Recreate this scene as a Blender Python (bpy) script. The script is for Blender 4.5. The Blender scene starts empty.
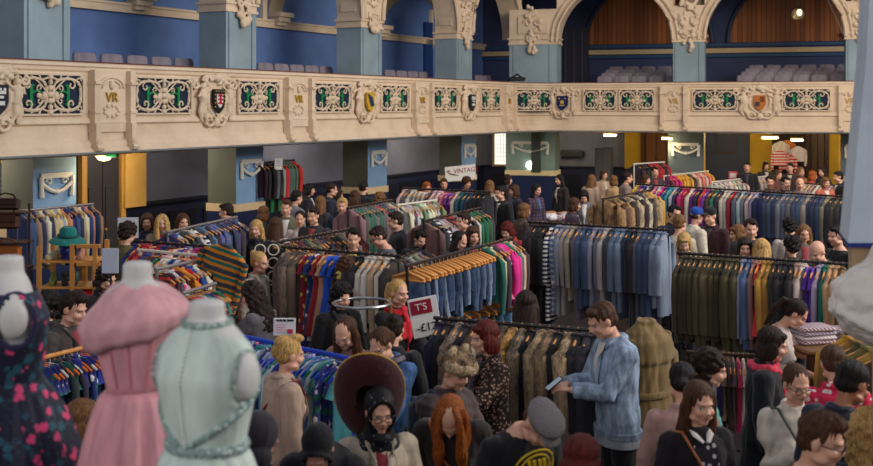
import bpy, bmesh, math, random
import numpy as np
from mathutils import Vector, Matrix, Euler, noise
S = bpy.context.scene
COL = S.collection
R = random.Random(7)
PI = math.pi
F, CX, HY, CZ = 1100.0, 436.5, 106.0, 3.7      # focal length (px), principal column, horizon row, eye height

# ------------------------------------------------------------------ camera, world, lights
cam = bpy.data.objects.new('camera', bpy.data.cameras.new('camera')); COL.objects.link(cam)
cam.location = (0, 0, CZ); cam.rotation_euler = (PI/2, 0, 0)
cam.data.sensor_width = 36; cam.data.lens = F/873*36; cam.data.shift_y = -(233-HY)/873
cam.data.clip_end = 200
cam.data.dof.use_dof = True; cam.data.dof.focus_distance = 13; cam.data.dof.aperture_fstop = 2.6
S.camera = cam
S.view_settings.view_transform = 'Standard'; S.view_settings.look = 'None'
S.view_settings.gamma = 1; S.view_settings.use_curve_mapping = False
S.view_settings.exposure = 0.0
w = bpy.data.worlds.new('hall_air'); S.world = w; w.use_nodes = True
w.node_tree.nodes['Background'].inputs[0].default_value = (0.82, 0.86, 1.0, 1)
w.node_tree.nodes['Background'].inputs[1].default_value = 0.30

def area(name, loc, target, sx, sy, power, color):
    l = bpy.data.lights.new(name, 'AREA'); l.shape = 'RECTANGLE'; l.size = sx; l.size_y = sy
    l.energy = power; l.color = color
    o = bpy.data.objects.new(name, l); COL.objects.link(o); o.location = loc
    o.rotation_euler = (Vector(target)-Vector(loc)).to_track_quat('-Z', 'Y').to_euler(); return o
def point(name, loc, power, color, r=.1):
    l = bpy.data.lights.new(name, 'POINT'); l.energy = power; l.color = color; l.shadow_soft_size = r
    o = bpy.data.objects.new(name, l); COL.objects.link(o); o.location = loc; return o
area('high_window_light', (17, 10, 9.5), (-2, 24, 3.0), 16, 5, 3150, (1.0, .94, .86))
area('roof_light', (4, 15, 12), (4, 18, 0), 10, 14, 340, (.95, .96, 1.0))
area('warm_hall_lamps', (9, 20, 9.5), (8, 33, 4.5), 7, 3, 420, (1.0, .72, .38))
area('rear_fill_light', (-6, -6, 7.5), (-1, 9, 2), 8, 4, 430, (1.0, .95, .9))  # unseen fill added behind the camera to brighten the foreground

# ------------------------------------------------------------------ materials
def lin(c):
    return tuple((x/255/12.92 if x/255 <= .04045 else ((x/255+.055)/1.055)**2.4) for x in c)
MATS = {}
class NT:
    def __init__(s, m): s.n = m.node_tree.nodes; s.l = m.node_tree.links
    def new(s, t, **k):
        n = s.n.new(t)
        for a, b in k.items(): setattr(n, a, b)
        return n
    def put(s, sock, v):
        if isinstance(v, bpy.types.NodeSocket): s.l.new(v, sock)
        else: sock.default_value = v
    def math(s, op, a, b=0.0, c=0.0):
        n = s.new('ShaderNodeMath', operation=op); s.put(n.inputs[0], a); s.put(n.inputs[1], b); s.put(n.inputs[2], c); return n.outputs[0]
    def mix(s, f, a, b):
        n = s.new('ShaderNodeMix', data_type='RGBA'); s.put(n.inputs[0], f)
        for i, v in ((6, a), (7, b)):
            s.put(n.inputs[i], v if isinstance(v, bpy.types.NodeSocket) else (*v[:3], 1))
        return n.outputs[2]
    def noise(s, co, scale, detail=3, rough=.5):
        n = s.new('ShaderNodeTexNoise'); n.inputs['Scale'].default_value = scale; n.inputs['Detail'].default_value = detail
        n.inputs['Roughness'].default_value = rough; s.l.new(co, n.inputs['Vector']); return n.outputs[0]
    def ramp(s, f, a, b):
        n = s.new('ShaderNodeMapRange'); n.interpolation_type = 'SMOOTHSTEP'
        s.put(n.inputs[0], f); n.inputs[1].default_value = a; n.inputs[2].default_value = b; return n.outputs[0]
    def scaled(s, co, v):
        n = s.new('ShaderNodeMapping'); n.inputs['Scale'].default_value = v; s.l.new(co, n.inputs[0]); return n.outputs[0]
    def vor(s, co, scale, out='Distance', feat='F1'):
        n = s.new('ShaderNodeTexVoronoi', feature=feat); n.inputs['Scale'].default_value = scale; s.l.new(co, n.inputs['Vector']); return n.outputs[out]
def mat(col, rough=.7, kind='plain', metal=0, bump=.0, col2=None, col3=None, spec=.3, emit=0, scale=1.0, alpha=1):
    key = (col, rough, kind, metal, bump, col2, col3, spec, emit, scale, alpha)
    if key in MATS: return MATS[key]
    m = bpy.data.materials.new(kind+'_%02x%02x%02x' % tuple(int(c) for c in col)); m.use_nodes = True
    t = NT(m); bs = t.n['Principled BSDF']; out = t.n['Material Output']
    c = lin(col); c2 = lin(col2) if col2 else tuple(x*.55 for x in c); c3 = lin(col3) if col3 else c2
    bs.inputs['Roughness'].default_value = rough; bs.inputs['Metallic'].default_value = metal
    bs.inputs['Specular IOR Level'].default_value = spec
    tc = t.new('ShaderNodeTexCoord'); co = tc.outputs['Object']
    base = (*c, 1); h = None
    if kind == 'plain':
        base = t.mix(t.noise(co, 3*scale, 4), tuple(x*.9 for x in c), tuple(min(1, x*1.08) for x in c))
        if bump: h = t.noise(co, 25*scale, 4)
    elif kind == 'fabric':
        f = t.ramp(t.noise(t.scaled(co, (6, 6, 1.5)), 2.2, 3), .3, .7)
        base = t.mix(f, tuple(x*.82 for x in c), tuple(min(1, x*1.12) for x in c))
        h = t.noise(t.scaled(co, (5, 5, 1.3)), 4, 4); bump = bump or .5
    elif kind == 'denim':
        f = t.ramp(t.noise(t.scaled(co, (7, 7, 2)), 2.5, 5, .65), .3, .7)
        base = t.mix(f, tuple(x*.55 for x in c), tuple(min(1, x*1.35+.01) for x in c)); h = t.noise(t.scaled(co, (5, 5, 1.5)), 6, 4); bump = .6
    elif kind == 'stripe':
        sx = t.new('ShaderNodeSeparateXYZ'); t.l.new(co, sx.inputs[0])
        z = t.math('MULTIPLY', t.math('ADD', sx.outputs[2], t.math('MULTIPLY', t.noise(co, 4), .03)), 18*scale)
        fr = t.math('FRACT', z); base = t.mix(t.ramp(fr, .45, .55), c, c2)
        if col3: base = t.mix(t.math('GREATER_THAN', t.math('FRACT', t.math('MULTIPLY', z, .5)), .66), base, c3)
    elif kind == 'vstripe':
        sx = t.new('ShaderNodeSeparateXYZ'); t.l.new(co, sx.inputs[0])
        z = t.math('MULTIPLY', t.math('ADD', sx.outputs[0], sx.outputs[1]), 30*scale)
        base = t.mix(t.ramp(t.math('FRACT', z), .45, .55), c, c2)
    elif kind == 'plaid':
        sx = t.new('ShaderNodeSeparateXYZ'); t.l.new(co, sx.inputs[0])
        a = t.math('GREATER_THAN', t.math('FRACT', t.math('MULTIPLY', sx.outputs[0], 14*scale)), .6)
        b = t.math('GREATER_THAN', t.math('FRACT', t.math('MULTIPLY', sx.outputs[2], 14*scale)), .6)
        base = t.mix(t.math('MULTIPLY', t.math('ADD', a, b), .5), c, c2)
    elif kind == 'dots':
        d = t.vor(co, 22*scale); base = t.mix(t.ramp(d, .30, .36), c2, c)
    elif kind == 'leopard':
        d = t.vor(co, 34*scale); e = t.noise(co, 60, 2)
        base = t.mix(t.ramp(t.math('ADD', d, t.math('MULTIPLY', e, .35)), .42, .58), c2, c)
        base = t.mix(t.ramp(d, .12, .18), c3, base)
        h = e; bump = .3
    elif kind == 'floral':
        cs = t.new('ShaderNodeSeparateColor'); t.l.new(t.vor(co, 12*scale, 'Color'), cs.inputs[0])
        d = t.math('ADD', t.vor(co, 12*scale), t.math('MULTIPLY', t.noise(co, 40*scale, 3), .55))
        spot = t.ramp(d, .76, .60)
        pink = t.mix(t.noise(co, 55*scale, 2), c2, tuple(min(1, x*1.9+.04) for x in c2))
        fl = t.mix(t.math('GREATER_THAN', cs.outputs[0], .52), t.mix(t.noise(co, 50*scale), c3, tuple(x*.35 for x in c3)), pink)
        keep = t.math('MULTIPLY', spot, t.math('GREATER_THAN', cs.outputs[1], .22))
        base = t.mix(keep, c, fl)
        lf = t.math('MULTIPLY', t.ramp(t.noise(co, 22*scale, 4, .7), .56, .64), .7)
        base = t.mix(t.math('MULTIPLY', lf, t.math('SUBTRACT', 1.0, keep)), base, tuple(x*.7 for x in c3))
        h = t.noise(t.scaled(co, (5, 5, 1.3)), 4, 4); bump = .25
    elif kind == 'fur':
        f = t.noise(t.scaled(co, (1, 1, .35)), 14*scale, 5, .7)
        g = t.noise(t.scaled(co, (1, 1, .2)), 120, 3)
        base = t.mix(t.ramp(f, .38, .62), c, c2); base = t.mix(t.ramp(g, .5, .75), base, tuple(min(1, x*1.7) for x in c))
        h = g; bump = 1.0
    elif kind == 'hair':
        f = t.noise(t.scaled(co, (1, 1, .12)), 130, 3, .6)
        base = t.mix(t.ramp(f, .35, .68), tuple(x*.55 for x in c), tuple(min(1, x*1.35) for x in c)); h = f; bump = .8
    elif kind == 'wood':
        f = t.noise(t.scaled(co, (1, 6, 6)), 5*scale, 5, .65); base = t.mix(f, tuple(x*.7 for x in c), tuple(min(1, x*1.25) for x in c)); h = f; bump = .15
    elif kind == 'planks':
        sx = t.new('ShaderNodeSeparateXYZ'); t.l.new(co, sx.inputs[0])
        z = t.math('MULTIPLY', sx.outputs[0], 7*scale)
        fr = t.math('FRACT', z); gap = t.math('LESS_THAN', fr, .12)
        v = t.new('ShaderNodeTexWhiteNoise', noise_dimensions='1D'); t.l.new(t.math('FLOOR', z), v.inputs['W'])
        base = t.mix(v.outputs[0], tuple(x*.65 for x in c), tuple(x*1.3 for x in c)); base = t.mix(gap, base, tuple(x*.25 for x in c))
        h = t.math('SUBTRACT', 1.0, gap); bump = .6
    elif kind == 'wall':
        f = t.ramp(t.noise(co, .9*scale, 5, .6), .3, .75)
        base = t.mix(f, tuple(x*.8 for x in c), tuple(min(1, x*1.1) for x in c)); h = t.noise(co, 40, 3); bump = .08
    elif kind == 'plaster':
        f = t.ramp(t.noise(co, 1.6, 5, .65), .35, .8)
        base = t.mix(f, c, c2 if col2 else tuple(x*.82 for x in c))
        g = t.math('MULTIPLY', t.ramp(t.noise(co, 9, 4, .7), .52, .74), .2)
        base = t.mix(g, base, lin((205, 150, 95)))
        h = t.noise(co, 30, 4); bump = .2
    elif kind == 'lace':
        d = t.vor(co, 60*scale); base = t.mix(t.ramp(d, .2, .45), c2, c); h = d; bump = .6
    t.put(bs.inputs['Base Color'], base)
    if h is not None and bump:
        b = t.new('ShaderNodeBump'); b.inputs['Strength'].default_value = bump
        b.inputs['Distance'].default_value = .02; t.l.new(h, b.inputs['Height']); t.l.new(b.outputs[0], bs.inputs['Normal'])
    if kind in ('fabric', 'floral', 'fur'): bs.inputs['Sheen Weight'].default_value = .15
    if emit:
        bs.inputs['Emission Color'].default_value = (*c, 1); bs.inputs['Emission Strength'].default_value = emit
    if alpha < 1: bs.inputs['Alpha'].default_value = alpha
    MATS[key] = m; return m
def glass(col=(235, 235, 225), rough=.15):
    if ('g', col) in MATS: return MATS[('g', col)]
    m = bpy.data.materials.new('glass'); m.use_nodes = True; b = m.node_tree.nodes['Principled BSDF']
    b.inputs['Base Color'].default_value = (*lin(col), 1); b.inputs['Roughness'].default_value = rough; b.inputs['Transmission Weight'].default_value = .85
    MATS[('g', col)] = m; return m
def skin(col):
    if ('s', col) in MATS: return MATS[('s', col)]
    m = bpy.data.materials.new('skin'); m.use_nodes = True; t = NT(m); bs = t.n['Principled BSDF']
    c = lin(col)
    at = t.new('ShaderNodeAttribute', attribute_name='headco'); sx = t.new('ShaderNodeSeparateXYZ'); t.l.new(at.outputs['Vector'], sx.inputs[0])
    X, Y, Z = sx.outputs
    ax = t.math('ABSOLUTE', X); front = t.math('LESS_THAN', Y, -.045)
    def ell(cx, cz, rx, rz, a=.8, b=1.15):
        u = t.math('DIVIDE', t.math('SUBTRACT', ax, cx), rx); v = t.math('DIVIDE', t.math('SUBTRACT', Z, cz), rz)
        d = t.math('SQRT', t.math('ADD', t.math('MULTIPLY', u, u), t.math('MULTIPLY', v, v)))
        return t.math('MULTIPLY', t.ramp(d, b, a), front)
    base = t.mix(t.noise(at.outputs['Vector'], 14, 3), c, (c[0]*.95, c[1]*.84, c[2]*.8))
    base = t.mix(t.math('MULTIPLY', ell(.04, -.03, .022, .018, .2, 1.2), .35), base, (c[0], c[1]*.6, c[2]*.55))
    base = t.mix(t.math('MULTIPLY', ell(.0, -.055, .023, .0085), .75), base, (c[0]*.72, c[1]*.34, c[2]*.33))
    base = t.mix(ell(.0, -.0555, .021, .0014), base, (c[0]*.25, c[1]*.12, c[2]*.12))
    base = t.mix(t.math('MULTIPLY', ell(.031, .0, .0155, .008), .55), base, (.10, .05, .035))
    base = t.mix(ell(.031, -.0005, .0125, .0055), base, (.55, .52, .48))
    base = t.mix(ell(.031, .0, .0055, .0055), base, (.03, .018, .012))
    base = t.mix(t.math('MULTIPLY', ell(.032, .021, .02, .0045), .6), base, (.06, .035, .02))
    t.put(bs.inputs['Base Color'], base); bs.inputs['Roughness'].default_value = .5
    bs.inputs['Subsurface Weight'].default_value = .0
    MATS[('s', col)] = m; return m

# ------------------------------------------------------------------ mesh helpers
class MB:
    def __init__(s, xf=None): s.v = []; s.f = []; s.xf = xf; s.mi = []
    def add(s, vs, fs, mi=0):
        n = len(s.v)
        if s.xf: vs = [s.xf(Vector(p)) for p in vs]
        s.v += [tuple(p) for p in vs]; s.f += [tuple(i+n for i in f) for f in fs]; s.mi += [mi]*len(fs); return s
    def box(s, c, d, M=None, mi=0):
        vs = [Vector((c[0]+sx*d[0]/2, c[1]+sy*d[1]/2, c[2]+sz*d[2]/2)) for sz in (-1, 1) for sy in (-1, 1) for sx in (-1, 1)]
        if M: vs = [M @ p for p in vs]
        return s.add(vs, [(0, 2, 3, 1), (4, 5, 7, 6), (0, 1, 5, 4), (2, 6, 7, 3), (0, 4, 6, 2), (1, 3, 7, 5)], mi)
    def bbox(s, c, d, b=.01, M=None, mi=0):      # box with bevelled vertical + horizontal edges
        hx, hy, hz = d[0]/2, d[1]/2, d[2]/2; b = min(b, hx*.9, hy*.9, hz*.9); rings = []
        for z, k in ((-hz, b), (-hz+b, 0), (hz-b, 0), (hz, b)):
            x, y = hx-k, hy-k
            rings.append([(c[0]+px, c[1]+py, c[2]+z) for px, py in ((-x, -y+b), (-x+b, -y), (x-b, -y), (x, -y+b), (x, y-b), (x-b, y), (-x+b, y), (-x, y-b))])
        if M: rings = [[tuple(M @ Vector(p)) for p in r] for r in rings]
        return s.loft(rings, mi=mi)
    def loft(s, rings, cap=True, closed=True, mi=0):
        n = len(rings[0]); vs = [p for r in rings for p in r]; fs = []
        for i in range(len(rings)-1):
            for j in range(n if closed else n-1):
                k = (j+1) % n; fs.append((i*n+j, i*n+k, (i+1)*n+k, (i+1)*n+j))
        if cap and closed: fs.append(tuple(range(n-1, -1, -1))); fs.append(tuple(range((len(rings)-1)*n, len(rings)*n)))
        return s.add(vs, fs, mi)
    def tube(s, pts, rad, seg=8, flat=1.0, mi=0, up=None):
        pts = [Vector(p) for p in pts]; rings = []
        for i, p in enumerate(pts):
            d = (pts[min(i+1, len(pts)-1)]-pts[max(i-1, 0)])
            if d.length < 1e-6: d = Vector((0, 0, 1))
            d.normalize(); u = up or (Vector((0, 0, 1)) if abs(d.z) < .9 else Vector((0, 1, 0)))
            a = d.cross(u).normalized(); b = a.cross(d).normalized(); r = rad[i] if isinstance(rad, (list, tuple)) else rad
            rings.append([p+a*math.cos(t*2*PI/seg)*r+b*math.sin(t*2*PI/seg)*r*flat for t in range(seg)])
        return s.loft(rings, mi=mi)
    def ell(s, c, r, M=None, u=12, v=8, mi=0):
        c = Vector(c); vs = [Vector((0, 0, r[2]))]; fs = []
        for i in range(1, v):
            a = PI*i/v
            for j in range(u):
                b = 2*PI*j/u; vs.append(Vector((r[0]*math.sin(a)*math.cos(b), r[1]*math.sin(a)*math.sin(b), r[2]*math.cos(a))))
        vs.append(Vector((0, 0, -r[2])))
        for j in range(u): fs.append((0, 1+j, 1+(j+1) % u))
        for i in range(v-2):
            for j in range(u):
                k = (j+1) % u; fs.append((1+i*u+j, 1+(i+1)*u+j, 1+(i+1)*u+k, 1+i*u+k))
        L = len(vs)-1
        for j in range(u): fs.append((L, 1+(v-2)*u+(j+1) % u, 1+(v-2)*u+j))
        if M: vs = [M @ p for p in vs]
        return s.add([p+c for p in vs], fs, mi)
    def lathe(s, c, prof, seg=16, mi=0, sx=1, sy=1):
        return s.loft([[(c[0]+math.cos(2*PI*t/seg)*r*sx, c[1]+math.sin(2*PI*t/seg)*r*sy, c[2]+z) for t in range(seg)] for r, z in prof], mi=mi)
    def prism(s, poly, M, depth, mi=0):          # 2D polygon (x,z) extruded by depth along local y
        n = len(poly); vs = [M @ Vector((x, 0, z)) for x, z in poly]+[M @ Vector((x, depth, z)) for x, z in poly]
        fs = [tuple(range(n)), tuple(range(2*n-1, n-1, -1))]+[(i, i+n, (i+1) % n+n, (i+1) % n) for i in range(n)]
        return s.add(vs, fs, mi)
    def mesh(s, name, smooth=True):
        me = bpy.data.meshes.new(name); me.from_pydata(s.v, [], s.f); 
        if smooth: me.polygons.foreach_set('use_smooth', [True]*len(me.polygons))
        me.polygons.foreach_set('material_index', s.mi)
        bm = bmesh.new(); bm.from_mesh(me); bmesh.ops.recalc_face_normals(bm, faces=bm.faces); bm.to_mesh(me); bm.free()
        return me
    def obj(s, name, m, parent=None, smooth=True, loc=None, sharp=True):
        me = s.mesh(name, smooth)
        if smooth and sharp: me.set_sharp_from_angle(angle=math.radians(40))
        return link(name, me, m, parent, loc)
def link(name, me, m, parent=None, loc=None):
    o = bpy.data.objects.new(name, me); COL.objects.link(o)
    ms = m if isinstance(m, (list, tuple)) else [m]
    if not me.materials:
        for x in ms: me.materials.append(x)
    for i, x in enumerate(ms):
        if i < len(o.material_slots): o.material_slots[i].link = 'OBJECT'; o.material_slots[i].material = x
    if parent: o.parent = parent
    if loc: o.location = loc
    return o
def tag(o, label, cat, group=None):
    o['label'] = label; o['category'] = cat
    if group: o['group'] = group
    return o
def empty(name, loc=(0, 0, 0), rz=0, label=None, cat=None, group=None):
    o = bpy.data.objects.new(name, None); COL.objects.link(o); o.location = loc; o.rotation_euler = (0, 0, rz); o.empty_display_size = .1
    if label: tag(o, label, cat, group)
    return o
def struct(o): o['kind'] = 'structure'; return o
def remesh(mb, size, smooth=2, sfac=.5):
    me = bpy.data.meshes.new('t'); me.from_pydata(mb.v, [], mb.f)
    bm = bmesh.new(); bm.from_mesh(me); bmesh.ops.recalc_face_normals(bm, faces=bm.faces); bm.to_mesh(me); bm.free()
    o = bpy.data.objects.new('t', me); COL.objects.link(o)
    r = o.modifiers.new('r', 'REMESH'); r.mode = 'VOXEL'; r.voxel_size = size; r.use_smooth_shade = True
    if smooth: q = o.modifiers.new('s', 'SMOOTH'); q.factor = sfac; q.iterations = smooth
    dg = bpy.context.evaluated_depsgraph_get(); out = bpy.data.meshes.new_from_object(o.evaluated_get(dg))
    bpy.data.objects.remove(o); bpy.data.meshes.remove(me)
    out.polygons.foreach_set('use_smooth', [True]*len(out.polygons)); return out
def getv(me):
    a = np.empty(len(me.vertices)*3); me.vertices.foreach_get('co', a); return a.reshape(-1, 3)
def setv(me, a): me.vertices.foreach_set('co', a.ravel()); me.update()
def norms(me):
    a = np.empty(len(me.vertices)*3); me.vertex_normals.foreach_get('vector', a); return a.reshape(-1, 3)
def wrinkle(me, amp, freq, seed=0, st=(1, 1, .5)):
    rs = np.random.RandomState(seed); v = getv(me); n = norms(me); d = np.zeros(len(v))
    for i in range(6):
        k = rs.normal(size=3)*np.array(st)*freq*(1+.5*i); d += np.sin(v@k+rs.uniform(0, 6))/(1+.4*i)
    setv(me, v+n*(d*amp/2.2)[:, None])
def T(x, y, z): return Matrix.Translation((x, y, z))
def RX(a): return Matrix.Rotation(a, 4, 'X')
def RY(a): return Matrix.Rotation(a, 4, 'Y')
def RZ(a): return Matrix.Rotation(a, 4, 'Z')
def at(px, py, Y): return Vector(((px-CX)/F*Y, Y, CZ-(py-HY)/F*Y))
FLZ = .42                                          # level of the hall floor (the eye is 3.28 m above it)
def atz(px, py, z): return at(px, py, F*(CZ-FLZ-z)/(py-HY))

# ------------------------------------------------------------------ plan of the hall
Cc = Vector((2.95, 34.1)); U = Vector((9.42, 17.8)).normalized(); V = Vector((8.85, -2.7)).normalized()
NL = Vector((U.y, -U.x)); NB = Vector((V.y, -V.x)); NB = NB if NB.y < 0 else -NB      # normals into the hall
def hitline(px, P, D):
    k = (px-CX)/F; t = (k*P.y-P.x)/(D.x-k*D.y); return P+D*t
def onL(px, off): return hitline(px, Cc-NL*off, U)
def onB(px, off): return hitline(px, Cc-NB*off, V)
def cornerpt(off):                                # meeting of both offset lines
    A = Cc-NL*off; B = Cc-NB*off; t = ((B-A).x*V.y-(B-A).y*V.x)/(U.x*V.y-U.y*V.x); return A+U*t
def frame(P, D, N, z=0):                          # local x along D, local y out of the wall (-N), z up
    D = Vector(D).normalized(); return Matrix(((D.x, -N.x, 0, P.x), (D.y, -N.y, 0, P.y), (0, 0, 1, z), (0, 0, 0, 1)))

CREAM = mat((224, 203, 178), .62, 'plaster', col2=(204, 182, 156))
CREAM2 = mat((196, 168, 125), .65, 'plaster')
TEAL = mat((146, 167, 178), .6, 'wall'); SLATE = mat((100, 112, 112), .7, 'wall')
BLUE = mat((96, 126, 184), .65, 'wall'); NAVY = mat((26, 34, 66), .55, 'wall'); GREY = mat((112, 114, 130), .7, 'wall')
LBLUE = mat((128, 164, 204), .6, 'wall'); OCHRE = mat((205, 160, 40), .7, 'wall'); TAN = mat((190, 140, 66), .6, 'wood')
DWOOD = mat((58, 34, 22), .45, 'wood'); GOLD = mat((190, 150, 50), .4, 'plain', metal=.3)
BLACK = mat((20, 20, 23), .4); IRON = mat((26, 26, 29), .35, spec=.5); CHROME = mat((170, 170, 175), .3, metal=.8)
WHITE = mat((225, 223, 218), .6)

# floor, stage
fl = MB(); fl.box((2, 22, FLZ-.05), (52, 50, .1)); struct(fl.obj('floor', mat((44, 30, 24), .5, 'planks', scale=.9), smooth=False))
st = MB(); st.box((-1, 1.6, .75), (14, 5.4, 1.5)); struct(st.obj('trim_9', mat((60, 38, 26), .5, 'wood'), smooth=False))['label'] = 'raised stage the dressed mannequins stand on'

def wallbox(name, A, B, N, th, z0, z1, m, parent=None):   # slab whose hall-side face runs A-B
    M = frame(A, B-A, N); b = MB(); L = (B-A).length
    b.box((L/2, th/2, (z0+z1)/2), (L, th, z1-z0), M); return b.obj(name, m, parent, smooth=False)
OW, OB = 4.2, 6.0
kc = None
def cpt(a, b):                                     # meeting of left line at offset a and back line at offset b
    A = Cc-NL*a; B = Cc-NB*b; t = ((B-A).x*V.y-(B-A).y*V.x)/(U.x*V.y-U.y*V.x); return A+U*t
WC = cpt(OW, OB); WL0 = onL(-200, OW); WR1 = WC+V*22
struct(wallbox('wall_left', WL0, WC, NL, .3, 0, 3.3, GREY)); struct(wallbox('wall_left_upper', WL0, WC, NL, .3, 3.3, 10, BLUE))
struct(wallbox('wall_back', WC, WR1, NB, .3, 0, 3.3, GREY)); struct(wallbox('wall_back_upper', WC, WR1, NB, .3, 3.3, 10, mat((60, 70, 108), .7, 'wall')))
struct(wallbox('baseboard_left', WL0, WC, NL, -.05, 0, 1.47, NAVY)); struct(wallbox('baseboard_back', WC, WR1, NB, -.05, 0, 1.47, NAVY))
bb = MB()
for P, D, N, L in ((WL0, U, NL, (WC-WL0).length), (WC, V, NB, 22)):
    M = frame(P, D, N)
    bb.box((L/2, -.07, 1.5), (L, .14, .06), M)
    x = .3
    while x < L-1.2: bb.box((x+.5, -.06, .75), (.9, .05, 1.0), M); x += 1.2
struct(bb.obj('trim_10', mat((16, 20, 38), .5), smooth=False))
tr = MB(); M = frame(WL0, U, NL); L = (WC-WL0).length; tr.box((L/2, -.06, 5.85), (L, .12, .17), M); tr.box((L/2, -.08, 5.95), (L, .16, .05), M)
struct(tr.obj('trim_2', CREAM, smooth=False))
tr = MB(); M = frame(WC, V, NB); tr.box((11, -.06, 5.62), (22, .12, .16), M); tr.box((11, -.05, 5.82), (22, .1, .1), M, 1); tr.box((11, -.05, 5.45), (22, .1, .1), M, 1)
struct(tr.obj('trim_3', [mat((205, 180, 140), .6), mat((48, 80, 120), .6)], smooth=False))
# gallery roof
rf = MB(); rf.add([(*(onL(-200, .9)-NL*0), 8.6), (*cpt(.9, .9), 8.6), (*(cpt(.9, .9)+V*20), 8.6), (*WR1, 8.6), (*WC, 8.6), (*WL0, 8.6)], [(0, 1, 4, 5), (1, 2, 3, 4)])
struct(rf.obj('ceiling', mat((170, 160, 145), .8), smooth=False))

# ------------------------------------------------------------------ balcony: deck + moulded front swept along the corner
path = [(onL(-120, 0), NL)]
A = Cc-U*1.35; B = Cc+V*.64
n0 = 14
path.append((A, NL))
for i in range(1, n0):
    t = i/n0; P = A*(1-t)**2+Cc*2*t*(1-t)+B*t*t; N = (NL*(1-t)+NB*t).normalized(); path.append((P, N))
path.append((B, NB)); path.append((B+V*14, NB))
def sweep(prof, name, m, parent=None, smooth=False):
    b = MB(); b.loft([[(P.x+N.x*o, P.y+N.y*o, z) for o, z in prof] for P, N in path]); return b.obj(name, m, parent, smooth=True)
bal = struct(sweep([(-.30, 4.34), (-.30, 4.40), (.02, 4.40), (.05, 4.38), (.06, 4.34), (.03, 4.32), (.03, 4.27), (0, 4.24), (0, 3.52), (.03, 3.49), (.05, 3.45), (.05, 3.42),
       (-.01, 3.39), (.0, 3.15), (.05, 3.12), (.07, 3.07), (.07, 3.04), (.13, 2.99), (.15, 2.97), (.15, 2.93), (.10, 2.90), (-.30, 2.90)], 'trim_1', CREAM))
bal['label'] = 'long cream moulded balcony front running round two sides of the hall'
sweep([(-.30, 4.402), (-.28, 4.425), (-.02, 4.425), (.02, 4.402)], 'handrail', mat((120, 62, 48), .5), bal)
sweep([(.151, 2.925), (.165, 2.925), (.165, 2.955), (.151, 2.955)], 'grey_moulding', mat((120, 125, 130), .6), bal)
dk = MB()
pl = [onL(-200, .2), cpt(.2, .2), cpt(.2, .2)+V*16]; pw = [onL(-230, OW), WC, WC+V*18]
for z0, z1 in ((2.92, 3.6),):
    vs = [(*p, z) for z in (z0, z1) for p in (pl[0], pl[1], pl[2], pw[2], pw[1], pw[0])]
    dk.add(vs, [(0, 1, 4, 5), (1, 2, 3, 4), (6, 7, 10, 11), (7, 8, 9, 10), (0, 1, 7, 6), (1, 2, 8, 7)])
struct(dk.obj('ceiling_balcony_soffit', mat((140, 128, 108), .8), smooth=False))

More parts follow.
